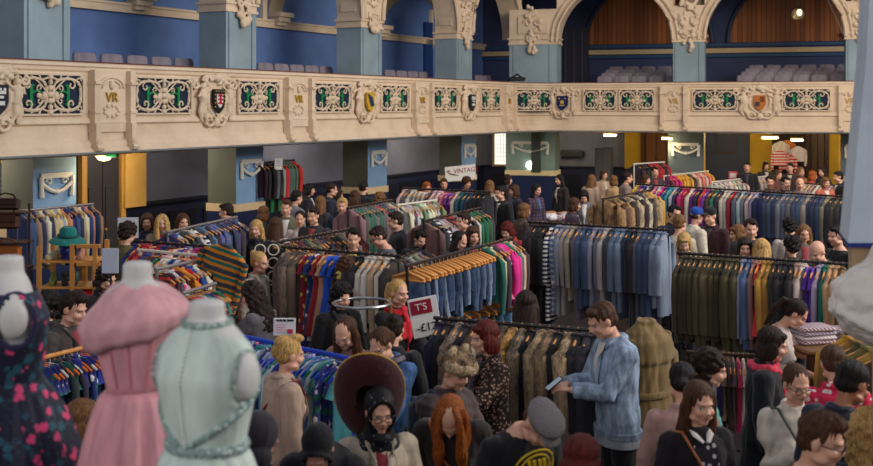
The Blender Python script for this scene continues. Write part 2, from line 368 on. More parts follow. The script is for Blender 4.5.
# openwork scroll panels
NAVYP = mat((22, 40, 62), .7); GREEN = mat((20, 130, 76), .5)
def spiral(cx, cz, r, turns, a0, sgn=1, n=14):
    return [(cx+sgn*math.cos(a0+t/n*turns*2*PI)*r*(1-.75*t/n), 0, cz+math.sin(a0+t/n*turns*2*PI)*r*(1-.75*t/n)) for t in range(n+1)]
def scroll_panel(A, B, N):
    D = B-A; L = D.length; M = frame(A, D, N)
    p = MB(); p.box((L/2, -.006, 3.88), (L, .012, .62), M)
    pl = p.obj('scroll_panel', NAVYP, bal, smooth=False)
    g = MB(xf=lambda v: M @ v); w_ = L/2
    units = max(1, round(L/1.15)); uw = L/units
    gr = MB(xf=lambda v: M @ v)
    for k in range(units):
        for sg in (-1, 1):
            cx = uw*(k+.5)+sg*uw*.25; hz = 3.88; a = uw*.205; b = .25
            g.tube([(cx+a*math.copysign(abs(math.cos(t*PI/9))**.7, math.cos(t*PI/9)), -.035, hz+b*math.copysign(abs(math.sin(t*PI/9))**.7, math.sin(t*PI/9))) for t in range(19)], .026, 5)
            for sz in (-1, 1):
                g.tube([(x, -.045, z) for x, _, z in spiral(cx+sg*uw*.06, hz+sz*.15, .085, .9, PI/2*sz, -sg)], .017, 5)
                g.tube([(cx-sg*uw*.24, -.04, hz+sz*.27), (cx-sg*uw*.12, -.045, hz+sz*.22), (cx-sg*uw*.09, -.045, hz+sz*.30)], .018, 5)
                g.ell((cx+sg*uw*.215, -.04, hz+sz*.27), (.04, .025, .035), u=8, v=6)
            for sz in (-1, 1):
                g.tube([(x, -.04, z) for x, _, z in spiral(cx-sg*uw*.10, hz+sz*.10, .06, 1.0, -PI/2*sz, sg)], .014, 5)
                g.tube([(x, -.04, z) for x, _, z in spiral(cx+sg*uw*.17, hz+sz*.22, .055, .9, 0, sg)], .014, 5)
                g.tube([(cx-sg*uw*.2, -.04, hz+sz*.04), (cx-sg*uw*.1, -.045, hz+sz*.17), (cx+sg*uw*.02, -.04, hz+sz*.29)], .014, 5)
                g.ell((cx-sg*uw*.02, -.045, hz+sz*.25), (.035, .03, .03), u=7, v=5); g.ell((cx+sg*uw*.19, -.04, hz+sz*.08), (.022, .025, .04), u=7, v=5)
            gx = cx+sg*.02
            gr.box((gx, -.03, hz-.01), (.055, .03, .30)); gr.box((gx, -.03, hz+.14), (.11, .03, .03)); gr.box((gx, -.03, hz-.155), (.11, .03, .03))
            gr.tube([(gx-sg*t*uw*.028, -.035, hz+.055*math.sin(t*PI/6)) for t in range(7)], .02, 5)
        cx = uw*(k+.5)
        for i, (r, z) in enumerate(((.05, .27), (.035, .19), (.06, .10), (.075, 0), (.06, -.1), (.045, -.2), (.055, -.28))):
            g.ell((cx, -.045, 3.88+z), (r, .045, .05), u=8, v=6)
        for sg in (-1, 1):
            g.ell((cx+sg*.12, -.045, 3.86), (.05, .035, .07), u=8, v=6); g.ell((cx+sg*.22, -.045, 3.86), (.05, .03, .045), u=8, v=6)
    for z in (3.565, 4.195): g.box((L/2, -.03, z), (L, .06, .03))
    for x in (.015, L-.015): g.box((x, -.03, 3.88), (.03, .06, .64))
    g.obj('scrollwork', CREAM, pl); gr.obj('green_inlay', GREEN, pl, smooth=False)
def text_mesh(s, size, ext=.01):
    c = bpy.data.curves.new('txt', 'FONT'); c.body = s; c.size = size; c.extrude = ext; c.align_x = 'CENTER'; c.align_y = 'CENTER'
    o = bpy.data.objects.new('txt', c); COL.objects.link(o); dg = bpy.context.evaluated_depsgraph_get()
    me = bpy.data.meshes.new_from_object(o.evaluated_get(dg)); bpy.data.objects.remove(o); me.materials.clear(); return me
VR = text_mesh('VR', .23, .012)
def vr_pier(A, B, N):
    D = B-A; L = D.length; M = frame(A, D, N); g = MB(xf=lambda v: M @ v)
    g.box((L/2, -.02, 3.78), (L, .04, 1.02))
    for x in (.07, L-.07):
        g.box((x, -.07, 3.80), (.12, .14, .98)); g.box((x, -.09, 4.08), (.15, .18, .05)); g.box((x, -.08, 3.6), (.14, .16, .04))
        g.box((x, -.09, 3.22), (.11, .16, .4)); g.tube([M.inverted() @ (M @ Vector((x-.07, -.17, 3.02))), (x+.07, -.17, 3.02)], .06, 8); g.ell((x, -.15, 3.10), (.06, .07, .09), u=8, v=6)
    n = 10
    for r in (L*.30, L*.22): g.tube([(L/2+r*math.cos(t*PI/n), -.05, 4.0+r*.62*math.sin(t*PI/n)) for t in range(n+1)], .024, 5)
    g.ell((L/2, -.06, 4.05), (.05, .04, .08), u=8, v=6)
    for i in range(9):
        a = i/9*2*PI; g.ell((L/2+L*.17*math.cos(a), -.05, 3.62+.09*math.sin(a)), (.035, .03, .035), u=6, v=5)
    o = g.obj('monogram_pier', CREAM, bal)
    q = link('monogram', VR, GOLD, o); q.matrix_basis = M @ T(L/2, -.06, 3.84) @ RX(PI/2)
SHK = {}
def cartouche(A, B, N, kind):
    D = B-A; L = D.length; M = frame((A+B)/2, D, N)
    if 'c' not in SHK:
        g = MB(); rr = random.Random(3)
        for sg in (-1, 1):
            # standing supporter figure beside the shield
            g.ell((sg*.33, -.10, .20), (.055, .06, .065)); g.tube([(sg*.33, -.10, .14), (sg*.32, -.10, 0), (sg*.30, -.09, -.12)], [.06, .085, .07], 8)
            g.tube([(sg*.30, -.09, -.1), (sg*.31, -.10, -.28), (sg*.24, -.09, -.42)], [.06, .05, .03], 8)
            g.tube([(sg*.34, -.1, -.1), (sg*.39, -.09, -.26), (sg*.34, -.08, -.43)], [.055, .045, .03], 8)
            g.tube([(sg*.36, -.10, .10), (sg*.45, -.12, .02), (sg*.40, -.14, .13)], [.035, .03, .022], 7)
            g.tube([(sg*.28, -.10, .10), (sg*.19, -.13, .14), (sg*.14, -.12, .2)], [.032, .028, .02], 7)
            g.tube([(x, -.09, z) for x, _, z in spiral(sg*.20, .30, .13, 1.1, 0, sg)], .035, 7)
            g.tube([(x, -.07, z) for x, _, z in spiral(sg*.46, .22, .09, 1.0, PI/2, -sg)], .028, 7)
            g.tube([(x, -.07, z) for x, _, z in spiral(sg*.15, -.42, .13, 1.1, PI, sg)], .034, 7)
            g.tube([(sg*.17, -.08, .17), (sg*.21, -.1, 0), (sg*.19, -.09, -.2), (sg*.04, -.08, -.36)], [.03, .034, .034, .03], 7)
        for i in range(26):
            g.ell((rr.uniform(-.3, .3), -.09-rr.random()*.05, .32+rr.uniform(-.07, .1)), (.04, .035, .04), u=7, v=5)
        g.ell((0, -.1, -.46), (.06, .05, .1)); g.ell((0, -.12, .37), (.08, .07, .09))
        g.box((0, -.04, -.02), (.5, .07, .6))
        SHK['c'] = remesh(g, .014, 1)
    LM = M @ T(0, .01, 3.86) @ Matrix.Scale(L/1.02, 4, (1, 0, 0)); o = link('cartouche', SHK['c'], CREAM, bal); o.matrix_basis = LM
    sh = lambda s: [(-.15*s, .18*s), (.15*s, .18*s), (.155*s, -.05*s), (.10*s, -.16*s), (0, -.24*s), (-.10*s, -.16*s), (-.155*s, -.05*s)]
    Q = M @ T(0, -.16, 3.82)
    base, ins = {'castle': ((20, 20, 24), None), 'stripe': ((200, 160, 40), None), 'tower': ((22, 26, 40), None), 'star': ((24, 34, 90), None), 'quarter': ((185, 110, 40), None), 'harp': ((24, 34, 90), None), 'lion': ((170, 110, 40), None)}[kind]
    b = MB(); b.prism(sh(1.08), Q, .05); s0 = b.obj('shield', mat(base, .5), o, smooth=False)
    s0.matrix_parent_inverse = LM.inverted()
    QQ = Q @ T(0, -.012, 0)
    if kind == 'castle':
        q = MB()
        for i in range(4): q.ell(Q @ Vector((-.11+.073*i, -.01, .155)), (.014, .014, .014), u=6, v=4)
        for sg in (-1, 1):
            for i in range(4): q.ell(Q @ Vector((sg*.135, -.01, .09-.075*i)), (.014, .014, .014), u=6, v=4)
        q.obj('charge', mat((210, 175, 60), .5), s0)
        q = MB(); q.prism([(x*.58, z*.62-.01) for x, z in sh(1)], QQ, .02); q.obj('charge', mat((225, 215, 215), .5), s0, smooth=False)
        q = MB()
        for z in (-.07, 0, .07): q.tube([QQ @ Vector((-.06, -.01, z)), QQ @ Vector((0, -.01, z+.03)), QQ @ Vector((.06, -.01, z-.01))], .014, 6)
        q.box((.0, -.008, 0), (.035, .012, .17), QQ); q.obj('charge', mat((190, 30, 50), .5), s0)
    elif kind == 'stripe':
        q = MB()
        for i in range(3): q.add([QQ @ Vector(p) for p in ((-.14+.07*i, 0, .16-.03*i), (-.09+.07*i, 0, .16-.03*i), (.04+.05*i, 0, -.1), (.0+.05*i, 0, -.14))], [(0, 1, 2, 3)])
        q.obj('charge', mat((20, 50, 90), .5), s0, smooth=False)
    elif kind in ('tower',):
        q = MB(); q.box((0, 0, .08), (.2, .02, .05), QQ); q.box((0, 0, .01), (.12, .02, .04), QQ)
        for x in (-.08, 0, .08): q.box((x, 0, .12), (.04, .02, .05), QQ)
        q.box((0, 0, -.08), (.16, .02, .06), QQ); q.obj('charge', mat((215, 215, 210), .5), s0, smooth=False)
    elif kind == 'star':
        q = MB(); q.lathe((0, 0, 0), [(.001, -.01), (.06, -.01), (.06, .01), (.001, .01)], 10); q.v = [tuple(QQ @ Vector((x, z, y))) for x, y, z in q.v]
        for x in (-.09, .09): q.ell(QQ @ Vector((x, 0, .11)), (.025, .02, .025), u=6, v=4)
        q.box((0, 0, -.1), (.16, .02, .03), QQ); q.obj('charge', mat((205, 170, 70), .5), s0, smooth=False)
    elif kind == 'quarter':
        q = MB(); q.box((-.07, 0, -.06), (.12, .02, .12), QQ); q.obj('charge', mat((50, 50, 70), .5), s0, smooth=False)
        q = MB(); q.box((.07, 0, .08), (.12, .02, .15), QQ); q.obj('charge', mat((120, 60, 30), .5), s0, smooth=False)
    else:
        q = MB(); q.tube([QQ @ Vector(p) for p in ((-.05, 0, -.13), (.03, 0, -.02), (-.03, 0, .05), (.05, 0, .12))], .026, 6); q.tube([QQ @ Vector(p) for p in ((.06, 0, .12), (.06, 0, -.1))], .012, 5)
        q.obj('charge', mat((215, 175, 70), .5), s0)
for a, b in ((12, 82), (132, 190), (236, 278), (311, 350), (379, 408), (431, 457), (479, 500)): scroll_panel(onL(a, 0), onL(b, 0), NL)
for a, b in ((583, 617), (619, 655), (692, 738), (782, 831)): scroll_panel(onB(a, 0), onB(b, 0), NB)
scroll_panel(A, B, (NL+NB*.7).normalized())
for a, b in ((88, 130), (283, 310), (411, 430), (502, 513)): vr_pier(onL(a, 0), onL(b, 0), NL)
for a, b in ((660, 688), (838, 862)): vr_pier(onB(a, 0), onB(b, 0), NB)
for a, k in ((-8, 'tower'), (213, 'castle'), (365, 'stripe'), (468, 'tower')):
    P = onL(a, 0); cartouche(P-U*.6, P+U*.6, NL, k)
for a, k in ((563, 'star'), (760, 'quarter')):
    P = onB(a, 0); hw = .5 if a < 600 else .72; cartouche(P-V*hw, P+V*hw, NB, k)

# ------------------------------------------------------------------ arcade pillars and arches (upper gallery), pillars below
def pillar(P, D, N, wd, dp, n):
    M = frame(P, D, N)
    e = struct(MB().obj('trim_%d' % n, CREAM) if False else MB().box((wd/2, dp/2, 4.55), (wd, dp, 2.26), M).obj('trim_%d' % n, [TEAL], smooth=False))
    e['label'] = 'square painted gallery pillar with cream plaster capital'
    g = MB(); g.box((wd/2, dp/2, 5.70), (wd+.07, dp+.07, .06), M); g.box((wd/2, dp/2, 5.78), (wd+.02, dp+.02, .14), M); g.box((wd/2, dp/2, 5.86), (wd+.10, dp+.10, .05), M)
    g.box((wd/2, dp/2, 6.3), (wd, dp, 1.0), M)
    for x in (wd*.5,): g.box((x, -.02, 6.3), (wd*.62, .05, .55), M)
    g.box((-.02, dp*.5, 6.35), (.05, dp*.6, .55), M)
    g.obj('capital', CREAM, e, smooth=False)
    s_ = MB(); s_.box((wd*.12, -.015, 4.55), (.1, .03, 2.2), M); s_.box((wd*.88, -.015, 4.55), (.1, .03, 2.2), M); s_.obj('pilaster_strip', TEAL, e, smooth=False)
    rr = random.Random(n); q = MB()
    for i in range(34):
        z = rr.uniform(-.55, 1.0); hw = .1+.18*max(0, min(1, (z+.55)/.5)); x = rr.uniform(-hw, hw)
        q.ell((wd/2+x, -.05-rr.random()*.06, 5.95+z), (.07, .06, .08), u=7, v=5)
    for sg in (-1, 1):
        q.tube([(wd/2+x, -.07, 6.0+z) for x, _, z in spiral(sg*.16, .35, .14, 1.1, 0, sg)], .035, 6)
        q.tube([(wd/2+x, -.07, 6.0+z) for x, _, z in spiral(sg*.12, -.1, .12, 1.1, PI, sg)], .03, 6)
    me = remesh(q, .022, 1); o = link('capital_ornament', me, CREAM, e); o.matrix_basis = M
    return e, M
def arch(P, D, N, x0, x1, dp, n, zs=5.9, ztop=8.6):        # wall over an arched opening between x0..x1 from P
    M = frame(P, D, N); w_ = x1-x0; r = w_/2; k = 20
    pts = [(x0, zs)]+[(x0+r-r*math.cos(t*PI/k), zs+r*.98*math.sin(t*PI/k)) for t in range(1, k)]+[(x1, zs)]
    b = MB(); b.loft([[M @ Vector(p) for p in ((x, 0, z), (x, dp, z), (x, dp, ztop), (x, 0, ztop))] for x, z in pts])
    e = struct(b.obj('trim_%d' % n, CREAM)); e['label'] = 'cream plaster arch between the gallery pillars'
    g = MB()
    for rr_, d in ((r*1.0, -.05), (r*1.09, -.03)):
        g.tube([M @ Vector((x0+r-rr_*math.cos(t*PI/k), d, zs+rr_*.98*math.sin(t*PI/k))) for t in range(k+1)], .05, 6)
    g.obj('archivolt', CREAM, e)
    return e
lp = [onL(24, 1.2)]
sp = 5.3
P1 = onL(226, 1.2); LP = [P1-U*sp*2, P1-U*sp, P1, P1+U*sp, P1+U*2*sp]
PCR = cpt(1.2, 1.2); P5 = onB(673, 1.2); BP = [P5, P5+V*5.02, P5+V*10.04]
n = 11
pillar(onL(24, 1.2), U, NL, 1.0, .72, 11)
for i, P in enumerate(LP[2:]): pillar(P, U, NL, 1.02, .72, 12+i)
pillar(PCR, V, NB, 1.55, .8, 16)
for i, P in enumerate(BP[:2]): pillar(P, V, NB, .95, .8, 17+i)
n = 20
for a, b in ((onL(24, 1.2), P1), (P1, LP[3]), (LP[3], LP[4]), (LP[4], PCR+U*1.0)):
    arch(a, U, NL, 1.02, (b-a).length, .7, n, zs=5.9 if n > 20 else 6.4); n += 1
for a, b, x0 in ((PCR, BP[0], 1.55), (BP[0], BP[1], .95), (BP[1], BP[2], .95)):
    arch(a, V, NB, x0, (b-a).length, .8, n, zs=5.75); n += 1
# transverse ribs with wall corbels
def rib(P, N, depth, n):
    D = -N; M = frame(P, D, Vector((N.y, -N.x)))
    k = 14; r = depth/2
    b = MB(); pts = [(r-r*math.cos(t*PI/k), 6.1+r*.85*math.sin(t*PI/k)) for t in range(k+1)]
    b.loft([[M @ Vector(p) for p in ((x, -.3, z), (x, .3, z), (x, .3, 8.6), (x, -.3, 8.6))] for x, z in pts])
    e = struct(b.obj('trim_%d' % n, mat((176, 160, 135), .8, 'plaster'))); e['label'] = 'plaster rib arching from the arcade to the gallery wall'
    g = MB()
    for z, w_, d in ((6.12, .62, .4), (6.0, .5, .32), (5.9, .4, .24)): g.box((depth-d/2, 0, z), (d, w_, .12), M)
    g.obj('corbel', CREAM, e, smooth=False)
for P in (LP[2], LP[3], LP[4]): rib(P+U*.5-NL*.7, NL, OW-1.2-.7, n); n += 1
for P in (BP[0], BP[1]): rib(P+V*.5-NB*.8, NB, OB-1.2-.8, n); n += 1
# upper left wall trims: tall window architraves
tr = MB(); M0 = frame(WL0, U, NL)
for a in (262, 376):
    P = onL(a, OW); d = (P-WL0).length; tr.box((d, -.05, 7.2), (.18, .1, 2.5), M0)
for a, b in ((430, 436),):
    P = onL(a, OW); d = (P-WL0).length; tr.box((d, -.05, 6.3), (.14, .1, 1.3), M0)
tr.obj('architrave', CREAM, bpy.data.objects['trim_2'], smooth=False)
# wooden lunettes on the back wall, wooden door upstairs
for px in (648, 795):
    P = onB(px, OB); M = frame(P, V, NB); b = MB(); k = 18; r = 2.15
    pts = [(-r, 0)]+[(-r*math.cos(t*PI/k), r*math.sin(t*PI/k)) for t in range(1, k)]+[(r, 0)]
    b.prism([(x, z+5.9) for x, z in pts], T(0, -.06, 0), .06)
    o = b.obj('trim_%d' % n, mat((150, 86, 42), .5, 'planks', scale=.9), smooth=False); o.matrix_world = M; struct(o); n += 1; o['label'] = 'half-round panel of vertical wooden boards on the gallery back wall'
    f = MB(); f.tube([M @ Vector((-r*1.03*math.cos(t*PI/k), -.05, 5.9+r*1.03*math.sin(t*PI/k))) for t in range(k+1)], .09, 6)
    q = f.obj('blue_border', mat((50, 60, 90), .6), o); q.matrix_parent_inverse = M.inverted()
d0 = struct(wallbox('door_5', onB(560, OB-.6), onB(588, OB-.6), NB, .15, 3.8, 6.5, mat((44, 46, 66), .6)))
g = MB(); M = frame(onB(560, OB-.6), V, NB)
for x in (.2, .5, .8): g.box((x, -.03, 5.2), (.05, .06, 2.4), M)
g.obj('door_rib', mat((70, 72, 90), .5), d0, smooth=False)
d1 = struct(wallbox('door_6', onL(426, OW-.12), onL(433, OW-.12), NL, .1, 3.8, 6.5, mat((40, 66, 120), .5)))
g = MB(); M = frame(onL(426, OW-.12), U, NL); g.ell(M @ Vector((.1, -.05, 4.7)), (.05, .05, .05)); g.obj('door_handle', BLACK, d1)

# lower pillars
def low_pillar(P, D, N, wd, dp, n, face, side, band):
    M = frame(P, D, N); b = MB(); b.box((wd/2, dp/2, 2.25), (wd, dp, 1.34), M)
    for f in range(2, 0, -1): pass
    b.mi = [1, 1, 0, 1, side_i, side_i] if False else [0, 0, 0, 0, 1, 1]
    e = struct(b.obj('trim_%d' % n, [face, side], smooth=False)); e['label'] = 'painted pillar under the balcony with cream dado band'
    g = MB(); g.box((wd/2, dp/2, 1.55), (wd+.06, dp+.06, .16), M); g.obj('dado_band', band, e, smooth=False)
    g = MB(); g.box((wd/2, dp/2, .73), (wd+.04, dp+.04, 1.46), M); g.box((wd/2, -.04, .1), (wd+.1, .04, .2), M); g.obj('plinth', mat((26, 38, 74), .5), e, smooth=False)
    q = MB(); w2 = wd*.36
    q.box((wd/2, -.03, 2.52), (w2*2, .05, .09))
    for sg in (-1, 1):
        q.tube([(wd/2+sg*w2, -.04, 2.5), (wd/2+sg*w2*1.0, -.05, 2.35), (wd/2+sg*w2*.96, -.04, 2.16)], [.05, .035, .05], 7)
        q.tube([(wd/2+sg*w2*(1-t/6), -.05, 2.40-.16*math.sin(t/6*PI/2)) for t in range(7)], .035, 6)
        q.tube([(wd/2+x, -.05, 2.42+z) for x, _, z in spiral(sg*w2*.5, 0, .07, 1.0, 0, sg)], .018, 5)
    q.ell((wd/2, -.05, 2.24), (.07, .04, .05), u=8, v=6)
    o = q.obj('plaster_swag', mat((215, 210, 200), .6), e); o.matrix_basis = M
    return e
n = 40
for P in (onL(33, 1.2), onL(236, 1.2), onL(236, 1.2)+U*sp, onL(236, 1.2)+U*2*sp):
    low_pillar(P, U, NL, .95, .75, n, LBLUE, mat((96, 98, 84), .7, 'wall'), mat((216, 190, 150), .6)); n += 1  # end faces in darker olive: shade and yellow lamplight put into the colour
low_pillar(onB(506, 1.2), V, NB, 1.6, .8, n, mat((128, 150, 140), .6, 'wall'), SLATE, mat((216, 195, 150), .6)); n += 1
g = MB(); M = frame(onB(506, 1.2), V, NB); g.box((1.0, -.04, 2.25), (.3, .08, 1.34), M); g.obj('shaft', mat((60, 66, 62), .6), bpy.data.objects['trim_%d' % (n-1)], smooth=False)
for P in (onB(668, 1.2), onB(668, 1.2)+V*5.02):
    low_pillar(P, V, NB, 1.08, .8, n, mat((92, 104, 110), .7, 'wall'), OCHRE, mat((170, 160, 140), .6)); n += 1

# features on the walls under the balcony
def seg(px0, px1, off, z0, z1, m, name, side='B', th=-.1, kindn=None):
    f = onB if side == 'B' else onL
    o = wallbox(name, f(px0, off), f(px1, off), NB if side == 'B' else NL, th, z0, z1, m); struct(o); return o
seg(625, 641, OB-.06, 1.47, 3.0, OCHRE, 'wall_back_pier'); seg(697, 707, OB-.06, 1.47, 3.0, OCHRE, 'wall_back_pier')
seg(749, 773, OB-.06, .0, 3.0, OCHRE, 'wall_back_pier'); seg(827, 842, OB-.06, .0, 3.0, OCHRE, 'wall_back_pier')
def door(px0, px1, off, side, z1, m, fm, n, arched=False):
    f = onB if side == 'B' else onL; N = NB if side == 'B' else NL
    A_, B_ = f(px0, off), f(px1, off); L = (B_-A_).length; M = frame(A_, B_-A_, N)
    g = MB()
    for x in (.07, L-.07): g.box((x, -.06, z1/2), (.14, .12, z1), M)
    g.box((L/2, -.06, z1+.1), (L+.1, .12, .2), M)
    e = struct(g.obj('door_%d' % n, fm, smooth=False))
    q = MB(); hw = (L-.3)/2
    for i in (0, 1):
        cx = .15+hw*(i+.5); lf = MB(); lf.box((cx, -.03, z1/2), (hw-.02, .06, z1-.02), M)
        for zz, hh in ((.55, .8), (1.55, .85)): lf.box((cx, -.07, zz), (hw*.7, .03, hh), M)
        if arched and i == 0: pass
        l_ = lf.obj('door_leaf', m, e, smooth=False)
        MB().ell(M @ Vector((cx+(hw*.38 if i == 0 else -hw*.38), -.1, 1.05)), (.03, .04, .03)).obj('door_handle', GOLD, l_)
    return e
door(78, 122, OW-.12, 'L', 2.75, mat((52, 48, 50), .5, 'wood'), TAN, 1)
seg(122, 143, OW-.2, 1.47, 2.95, mat((205, 158, 78), .6, 'wall'), 'trim_50', 'L')
seg(78, 143, OW-.12, 2.75, 2.92, TAN, 'trim_51', 'L')
seg(-20, 33, OW-.1, 2.6, 2.92, mat((205, 158, 60), .6), 'trim_52', 'L')  # yellow band: lamplight along the wall top, painted as colour
door(641, 672, OB-.1, 'B', 2.8, mat((120, 72, 32), .45, 'wood'), mat((90, 52, 26), .5, 'wood'), 2)
door(806, 829, OB-.1, 'B', 2.8, mat((84, 58, 36), .45, 'wood'), DWOOD, 3)
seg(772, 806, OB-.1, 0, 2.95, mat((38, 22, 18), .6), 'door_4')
seg(706, 749, OB-.2, .0, 3.0, mat((50, 54, 72), .6, 'wall'), 'wall_back_panel')
# leaded window
A_, B_ = onB(494, OB-.08), onB(507, OB-.08); L = (B_-A_).length; M = frame(A_, B_-A_, NB)
wn = MB(); wn.box((L/2, 0, 2.2), (L, .02, 1.35), M); wo = struct(wn.obj('window_1', mat((235, 235, 215), .3, emit=1.6), smooth=False))
g = MB()
for x in (0, L): g.box((x, -.03, 2.2), (.07, .1, 1.45), M)
g.box((L/2, -.04, 1.52), (L+.1, .12, .08), M); g.box((L/2, -.03, 2.9), (L+.1, .1, .08), M); g.obj('window_frame', CREAM2, wo, smooth=False)
g = MB()
for i in range(1, 4): g.box((L*i/4, -.015, 2.2), (.014, .02, 1.35), M)
for i in range(1, 9): g.box((L/2, -.015, 1.55+i*.15), (L, .02, .014), M)
g.obj('glazing_bar', BLACK, wo, smooth=False)

# ------------------------------------------------------------------ lamps under the balcony
def flush_lamp(P, z, label, L=.9, D=None, round_=False):
    e = empty('ceiling_lamp', (P.x, P.y, z), math.atan2((D or V).y, (D or V).x), label, 'lamp', 'lamps under the balcony')
    g = MB()
    if round_: g.lathe((0, 0, 0), [(.001, -.02), (.16, -.02), (.19, .0), (.19, .05), (.001, .05)], 16); g.obj('housing', mat((150, 130, 90), .5, metal=.4), e)
    else: g.bbox((0, 0, .02), (L, .14, .05), .01); g.obj('housing', mat((150, 130, 90), .5), e)
    d = MB()
    if round_: d.lathe((0, 0, 0), [(.001, -.11), (.09, -.09), (.15, -.02), (.001, -.02)], 16)
    else: d.bbox((0, 0, -.04), (L*.95, .1, .07), .02)
    d.obj('diffuser', mat((255, 225, 165), .4, emit=6), e)
    p = point('lamp_glow', (0, 0, -.3), 26, (1, .78, .42), .15); p.parent = e
flush_lamp(onL(104, .9), 2.84, 'small glowing lamp over the tan framed double door', round_=True)
flush_lamp(onB(610, .55), 2.84, 'long glowing lamp under the balcony, nearest to the corner pier', .42)
flush_lamp(onB(667, 1.0), 2.74, 'glowing lamp in front of the brown wooden door', .35)
flush_lamp(onB(770, .55), 2.80, 'long glowing lamp under the balcony over the ochre wall', .5)
flush_lamp(onB(797, 1.2), 2.72, 'short glowing lamp above the doorway hung with red jumpers', .38)
e = empty('exit_light', (*onL(112, .7), 2.84), 0, 'small green emergency light under the balcony edge', 'lamp')
MB().bbox((0, 0, 0), (.22, .1, .09), .02).obj('housing', mat((60, 70, 62), .5), e); MB().bbox((0, -.06, 0), (.18, .02, .06), .005).obj('green_light', mat((30, 160, 80), .4, emit=1), e)
for i, px in enumerate((-60, 150, 330, 440)): point('aisle_fill_%d' % i, (*(onL(px, 2.7)), 2.75), 85, (1, .88, .72), .2)  # added fill points without fixtures, lifting the dark left aisle wall
for i, px in enumerate((560, 730, 850)): point('aisle_fill_b%d' % i, (*(onB(px, 3.6)), 2.75), 75, (1, .82, .52), .2)  # same added fill, no fixtures, for the back aisle
P = onB(530, OB-1.0-3.8); e = empty('spotlight', (P.x, P.y, 1.80), 0, 'bright white round lamp shining beside the corner pier', 'lamp')
MB().ell((0, 0, 0), (.12, .1, .12)).obj('bulb', mat((255, 250, 240), .3, emit=14), e)
MB().lathe((0, .1, -1.72), [(.001, .34), (.25, .34), (.25, .37), (.02, .38), (.02, 1.6), (.05, 1.65), (.001, 1.66)], 12).obj('stand', IRON, e)
# globe lamp in right arch
P = onB(798, 2.6); zc = CZ+(HY-14)/F*P.y; e = empty('globe_lamp', (P.x, P.y, zc), 0, 'clear glass globe lamp hanging in the right-hand gallery arch', 'lamp')
MB().ell((0, 0, 0), (.19, .19, .19), u=20, v=14).obj('globe', glass((230, 215, 180)), e); MB().ell((.03, 0, .03), (.05, .05, .07)).obj('bulb', mat((255, 235, 190), .3, emit=4), e)
g = MB(); g.tube([(0, 0, .18), (0, 0, 8.6-zc)], .015, 6); g.lathe((0, 0, .17), [(.001, 0), (.08, 0), (.06, .06), (.001, .08)], 12); g.obj('hanging_rod', IRON, e)
# sloping rope by the right pillar
tag(MB().tube([at(826, -6, 33.6), at(829, 2, 33.4), at(843, 33, 33.1)], .02, 6).obj('cable', mat((200, 190, 175), .6)), 'pale cable slanting down to the right-hand gallery pillar', 'cable')
# locker, wall heater, notice board
P = onB(595, 3.3); Q_ = onB(611, 3.3); L = (Q_-P).length; M = frame(P, Q_-P, NB); b = MB(); b.bbox((L/2, .25, 1.36), (L, .5, 1.88), .01, M)
e = tag(b.obj('locker', mat((84, 86, 92), .4, metal=.2), smooth=False), 'tall grey metal locker under the balcony left of the ochre pier', 'locker')
g = MB(); 
for x in (L*.27, L*.73): g.bbox((x, -.01, 1.36), (L*.44, .02, 1.74), .004, M)
g.obj('locker_door', mat((96, 98, 104), .4, metal=.2), e, smooth=False)
P = onB(561, OB-.2); Q_ = onB(583, OB-.2); L = (Q_-P).length; M = frame(P, Q_-P, NB); b = MB(); b.bbox((L/2, -.0, 1.98), (L, .2, .26), .03, M)
e = tag(b.obj('wall_heater', mat((54, 56, 62), .5)), 'dark wall heater on the grey wall beside the tall locker', 'heater'); g = MB()
for i in range(4): g.box((L/2, -.105, 1.9+i*.04), (L*.9, .01, .012), M)
g.obj('grille', BLACK, e, smooth=False)
P = onB(716, OB-.33); Q_ = onB(737, OB-.33); L = (Q_-P).length; M = frame(P, Q_-P, NB); b = MB(); b.box((L/2, 0, 2.42), (L, .05, .62), M)
e = tag(b.obj('notice_board', mat((44, 44, 56), .6), smooth=False), 'dark notice board on the blue-grey wall panel', 'board')
g = MB(); [g.box((L/2, -.03, z), (L+.05, .04, .04), M) for z in (2.1, 2.74)]; g.obj('board_frame', DWOOD, e, smooth=False)

# ------------------------------------------------------------------ gallery seats
SEATM = mat((134, 126, 138), .7, 'fabric'); 
def seat_meshes():
    b = MB(); b.loft([[(math.copysign(abs(math.cos(t*PI/8))**.5, math.cos(t*PI/8))*hx, math.copysign(abs(math.sin(t*PI/8))**.5, math.sin(t*PI/8))*.045+y, z) for t in range(16)] for z, hx, y in ((.42, .2, 0), (.5, .235, 0), (.8, .24, .04), (.87, .22, .05), (.885, .17, .05))])
    c = MB(); c.bbox((0, -.24, .42), (.46, .42, .09), .03)
    l = MB(); l.box((-.2, -.2, .2), (.04, .35, .4)); l.box((.2, -.2, .2), (.04, .35, .4)); l.box((0, 0, .3), (.4, .03, .25))
    return b.mesh('backrest'), c.mesh('cushion'), l.mesh('support', False)
SB, SC, SL = seat_meshes()
def seat(P, z, N, label, grp, k=1):
    e = empty('gallery_seat', (P.x, P.y, z), math.atan2(N.x, -N.y), label, 'seat', grp)
    link('backrest', SB, SEATM, e); link('cushion', SC, SEATM, e); link('support', SL, IRON, e); e.scale = (k, 1, 1)
pf = MB()
for i in range(1, 5):
    M = frame(cpt(1.2, 1.2), V, NB); pf.box((8.6, .75+.75*i+1.5, 3.6+.1*i), (15, 3.0, .2+.001), M)
M = frame(onL(-100, 1.2), U, NL); L = (cpt(1.2, 1.2)-onL(-100, 1.2)).length; pf.box((L/2-.8, 1.9, 3.68), (L-1.5, 2.2, .2), M)
struct(pf.obj('floor_gallery_steps', mat((60, 50, 50), .7), smooth=False))
